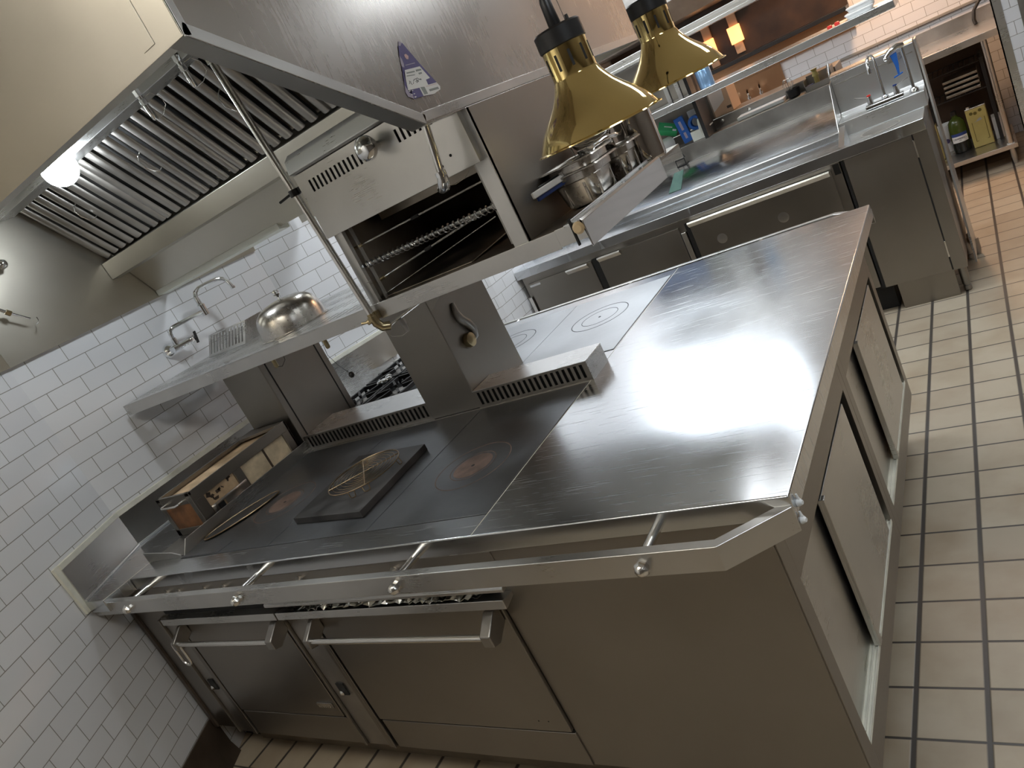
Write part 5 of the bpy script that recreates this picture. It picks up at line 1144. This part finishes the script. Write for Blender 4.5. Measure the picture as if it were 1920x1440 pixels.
for x, z in ((.272, .352), (.298, .347), (.332, .36)): k.lathe([(.0125, 0), (.0125, .0006)], (x, 5.5998, z), 8, (0, -1, 0))
k.box(.262, .2655, 5.5988, 5.5998, .14, .285); k.box(.3465, .35, 5.5988, 5.5998, .14, .305); k.box(.262, .278, 5.5988, 5.5998, .137, .1405); k.box(.335, .35, 5.5988, 5.5998, .137, .1405); k.done('emblem', 'olive', o)
k = MB(); k.prism([(.277, 5.5994, .282), (.293, 5.5994, .287), (.305, 5.5994, .30), (.322, 5.5994, .307), (.332, 5.5994, .292), (.322, 5.5994, .287), (.305, 5.5994, .285)], (0, -.0005, 0)); k.done('picture', 'grey', o)
o = thing('green_jar', (0.16, 5.66, 0.09), 'big green glass jug of oil with a white label, left of the yellow tin', 'jug')
k = MB(); k.lathe([(.05, 0), (.058, .006), (.06, .03), (.06, .10)], (.165, 5.66, .0905), 28, capt=False); k.done('oil_level', 'oil', o)
k = MB(); k.lathe([(.06, .10), (.06, .19), (.054, .235), (.035, .262), (.02, .272), (.018, .295)], (.165, 5.66, .0905), 28, capb=False); k.done('jar_glass', 'jar', o)
k = MB(); k.lathe([(.021, 0), (.022, .004), (.02, .03)], (.165, 5.66, .377), 16); k.done('cap', 'black', o)
k = MB()
def wrap(k, r, z0, z1, a0, a1):
    n = 10
    for i in range(n):
        p = [a0 + (a1 - a0) * (i + d) / n for d in (0, 1)]
        q = [(.165 + r * math.sin(a), 5.66 - r * math.cos(a)) for a in p]
        k.face([(q[0][0], q[0][1], z0), (q[1][0], q[1][1], z0), (q[1][0], q[1][1], z1), (q[0][0], q[0][1], z1)])
wrap(k, .0606, .175, .222, -1.0, 1.0); lb = k.done('label', 'paper', o)
k = MB(); wrap(k, .0606, .222, .245, -1.0, 1.0); k.done('label_band', 'navy', o)
text_mesh('GRAPESEED', 0.017, 'ink', o, (.165, 5.5985, .205), (1, 0, 0), (0, 0, 1))
text_mesh('Oil', 0.012, 'ink', o, (.165, 5.5985, .19), (1, 0, 0), (0, 0, 1))
o = thing('yellow_tin', (0.02, 5.66, .09), 'second yellow oil tin, half hidden behind the counter end left of the green jug', 'tin')
k = MB(); k.box(-.06, .04, 5.60, 5.70, .0905, .365); k.done('tin_body', 'yellow', o, .008); k = MB(); k.box(-.055, .035, 5.605, 5.695, .366, .373); k.done('tin_top', 'satin', o, .002)
k = MB(); k.box(.0, .022, 5.5988, 5.5998, .24, .262); k.box(.0, .02, 5.5988, 5.5998, .12, .126); k.lathe([(.009, 0), (.009, .0006)], (.012, 5.5998, .33), 8, (0, -1, 0)); k.done('emblem', 'olive', o)
o = thing('white_bucket', (.10, 5.8, .09), 'white tub with a dark round emblem behind the yellow tin and jug', 'tub')
k = MB(); k.lathe([(.045, 0), (.055, .2), (.057, .205), (.057, .215)], (.085, 5.82, .0905), 24); k.done('tub_body', 'paper', o)
k = MB(); k.lathe([(.018, 0), (.018, .001)], (.075, 5.764, .18), 14, (-.15, -1, 0)); k.done('emblem', 'violet', o)
o = at((.425, 5.70, .2)); o.box(.385, .45, 5.66, 5.78, .0905, .26); tag(o.done('white_carton', 'paper', bevel=.003), 'pale carton right of the yellow tin under the far bench', 'carton')
o = at((.46, 6.1, .95)); o.tube([(.445, 6.02, .905), (.44, 6.03, .94), (.455, 6.05, 1.0), (.50, 6.06, 1.05), (.60, 6.06, 1.10)], .012, 8); tag(o.done('black_hose', 'rubber'), 'black hose curving up from the back of the far bench', 'hose')
o = at((.66, 5.9, .3)); o.box(.60, 1.4, 5.45, 6.0, FZ, .84); ap = tag(o.done('dark_appliance', 'wood', bevel=.004), 'dark unlit appliance standing under the right half of the far bench', 'appliance')
for x, z, r in ((.61, .295, .016), (.633, .285, .018)): MB().ball((x, 5.44, z), r, 12).done('knob', 'paper', ap)
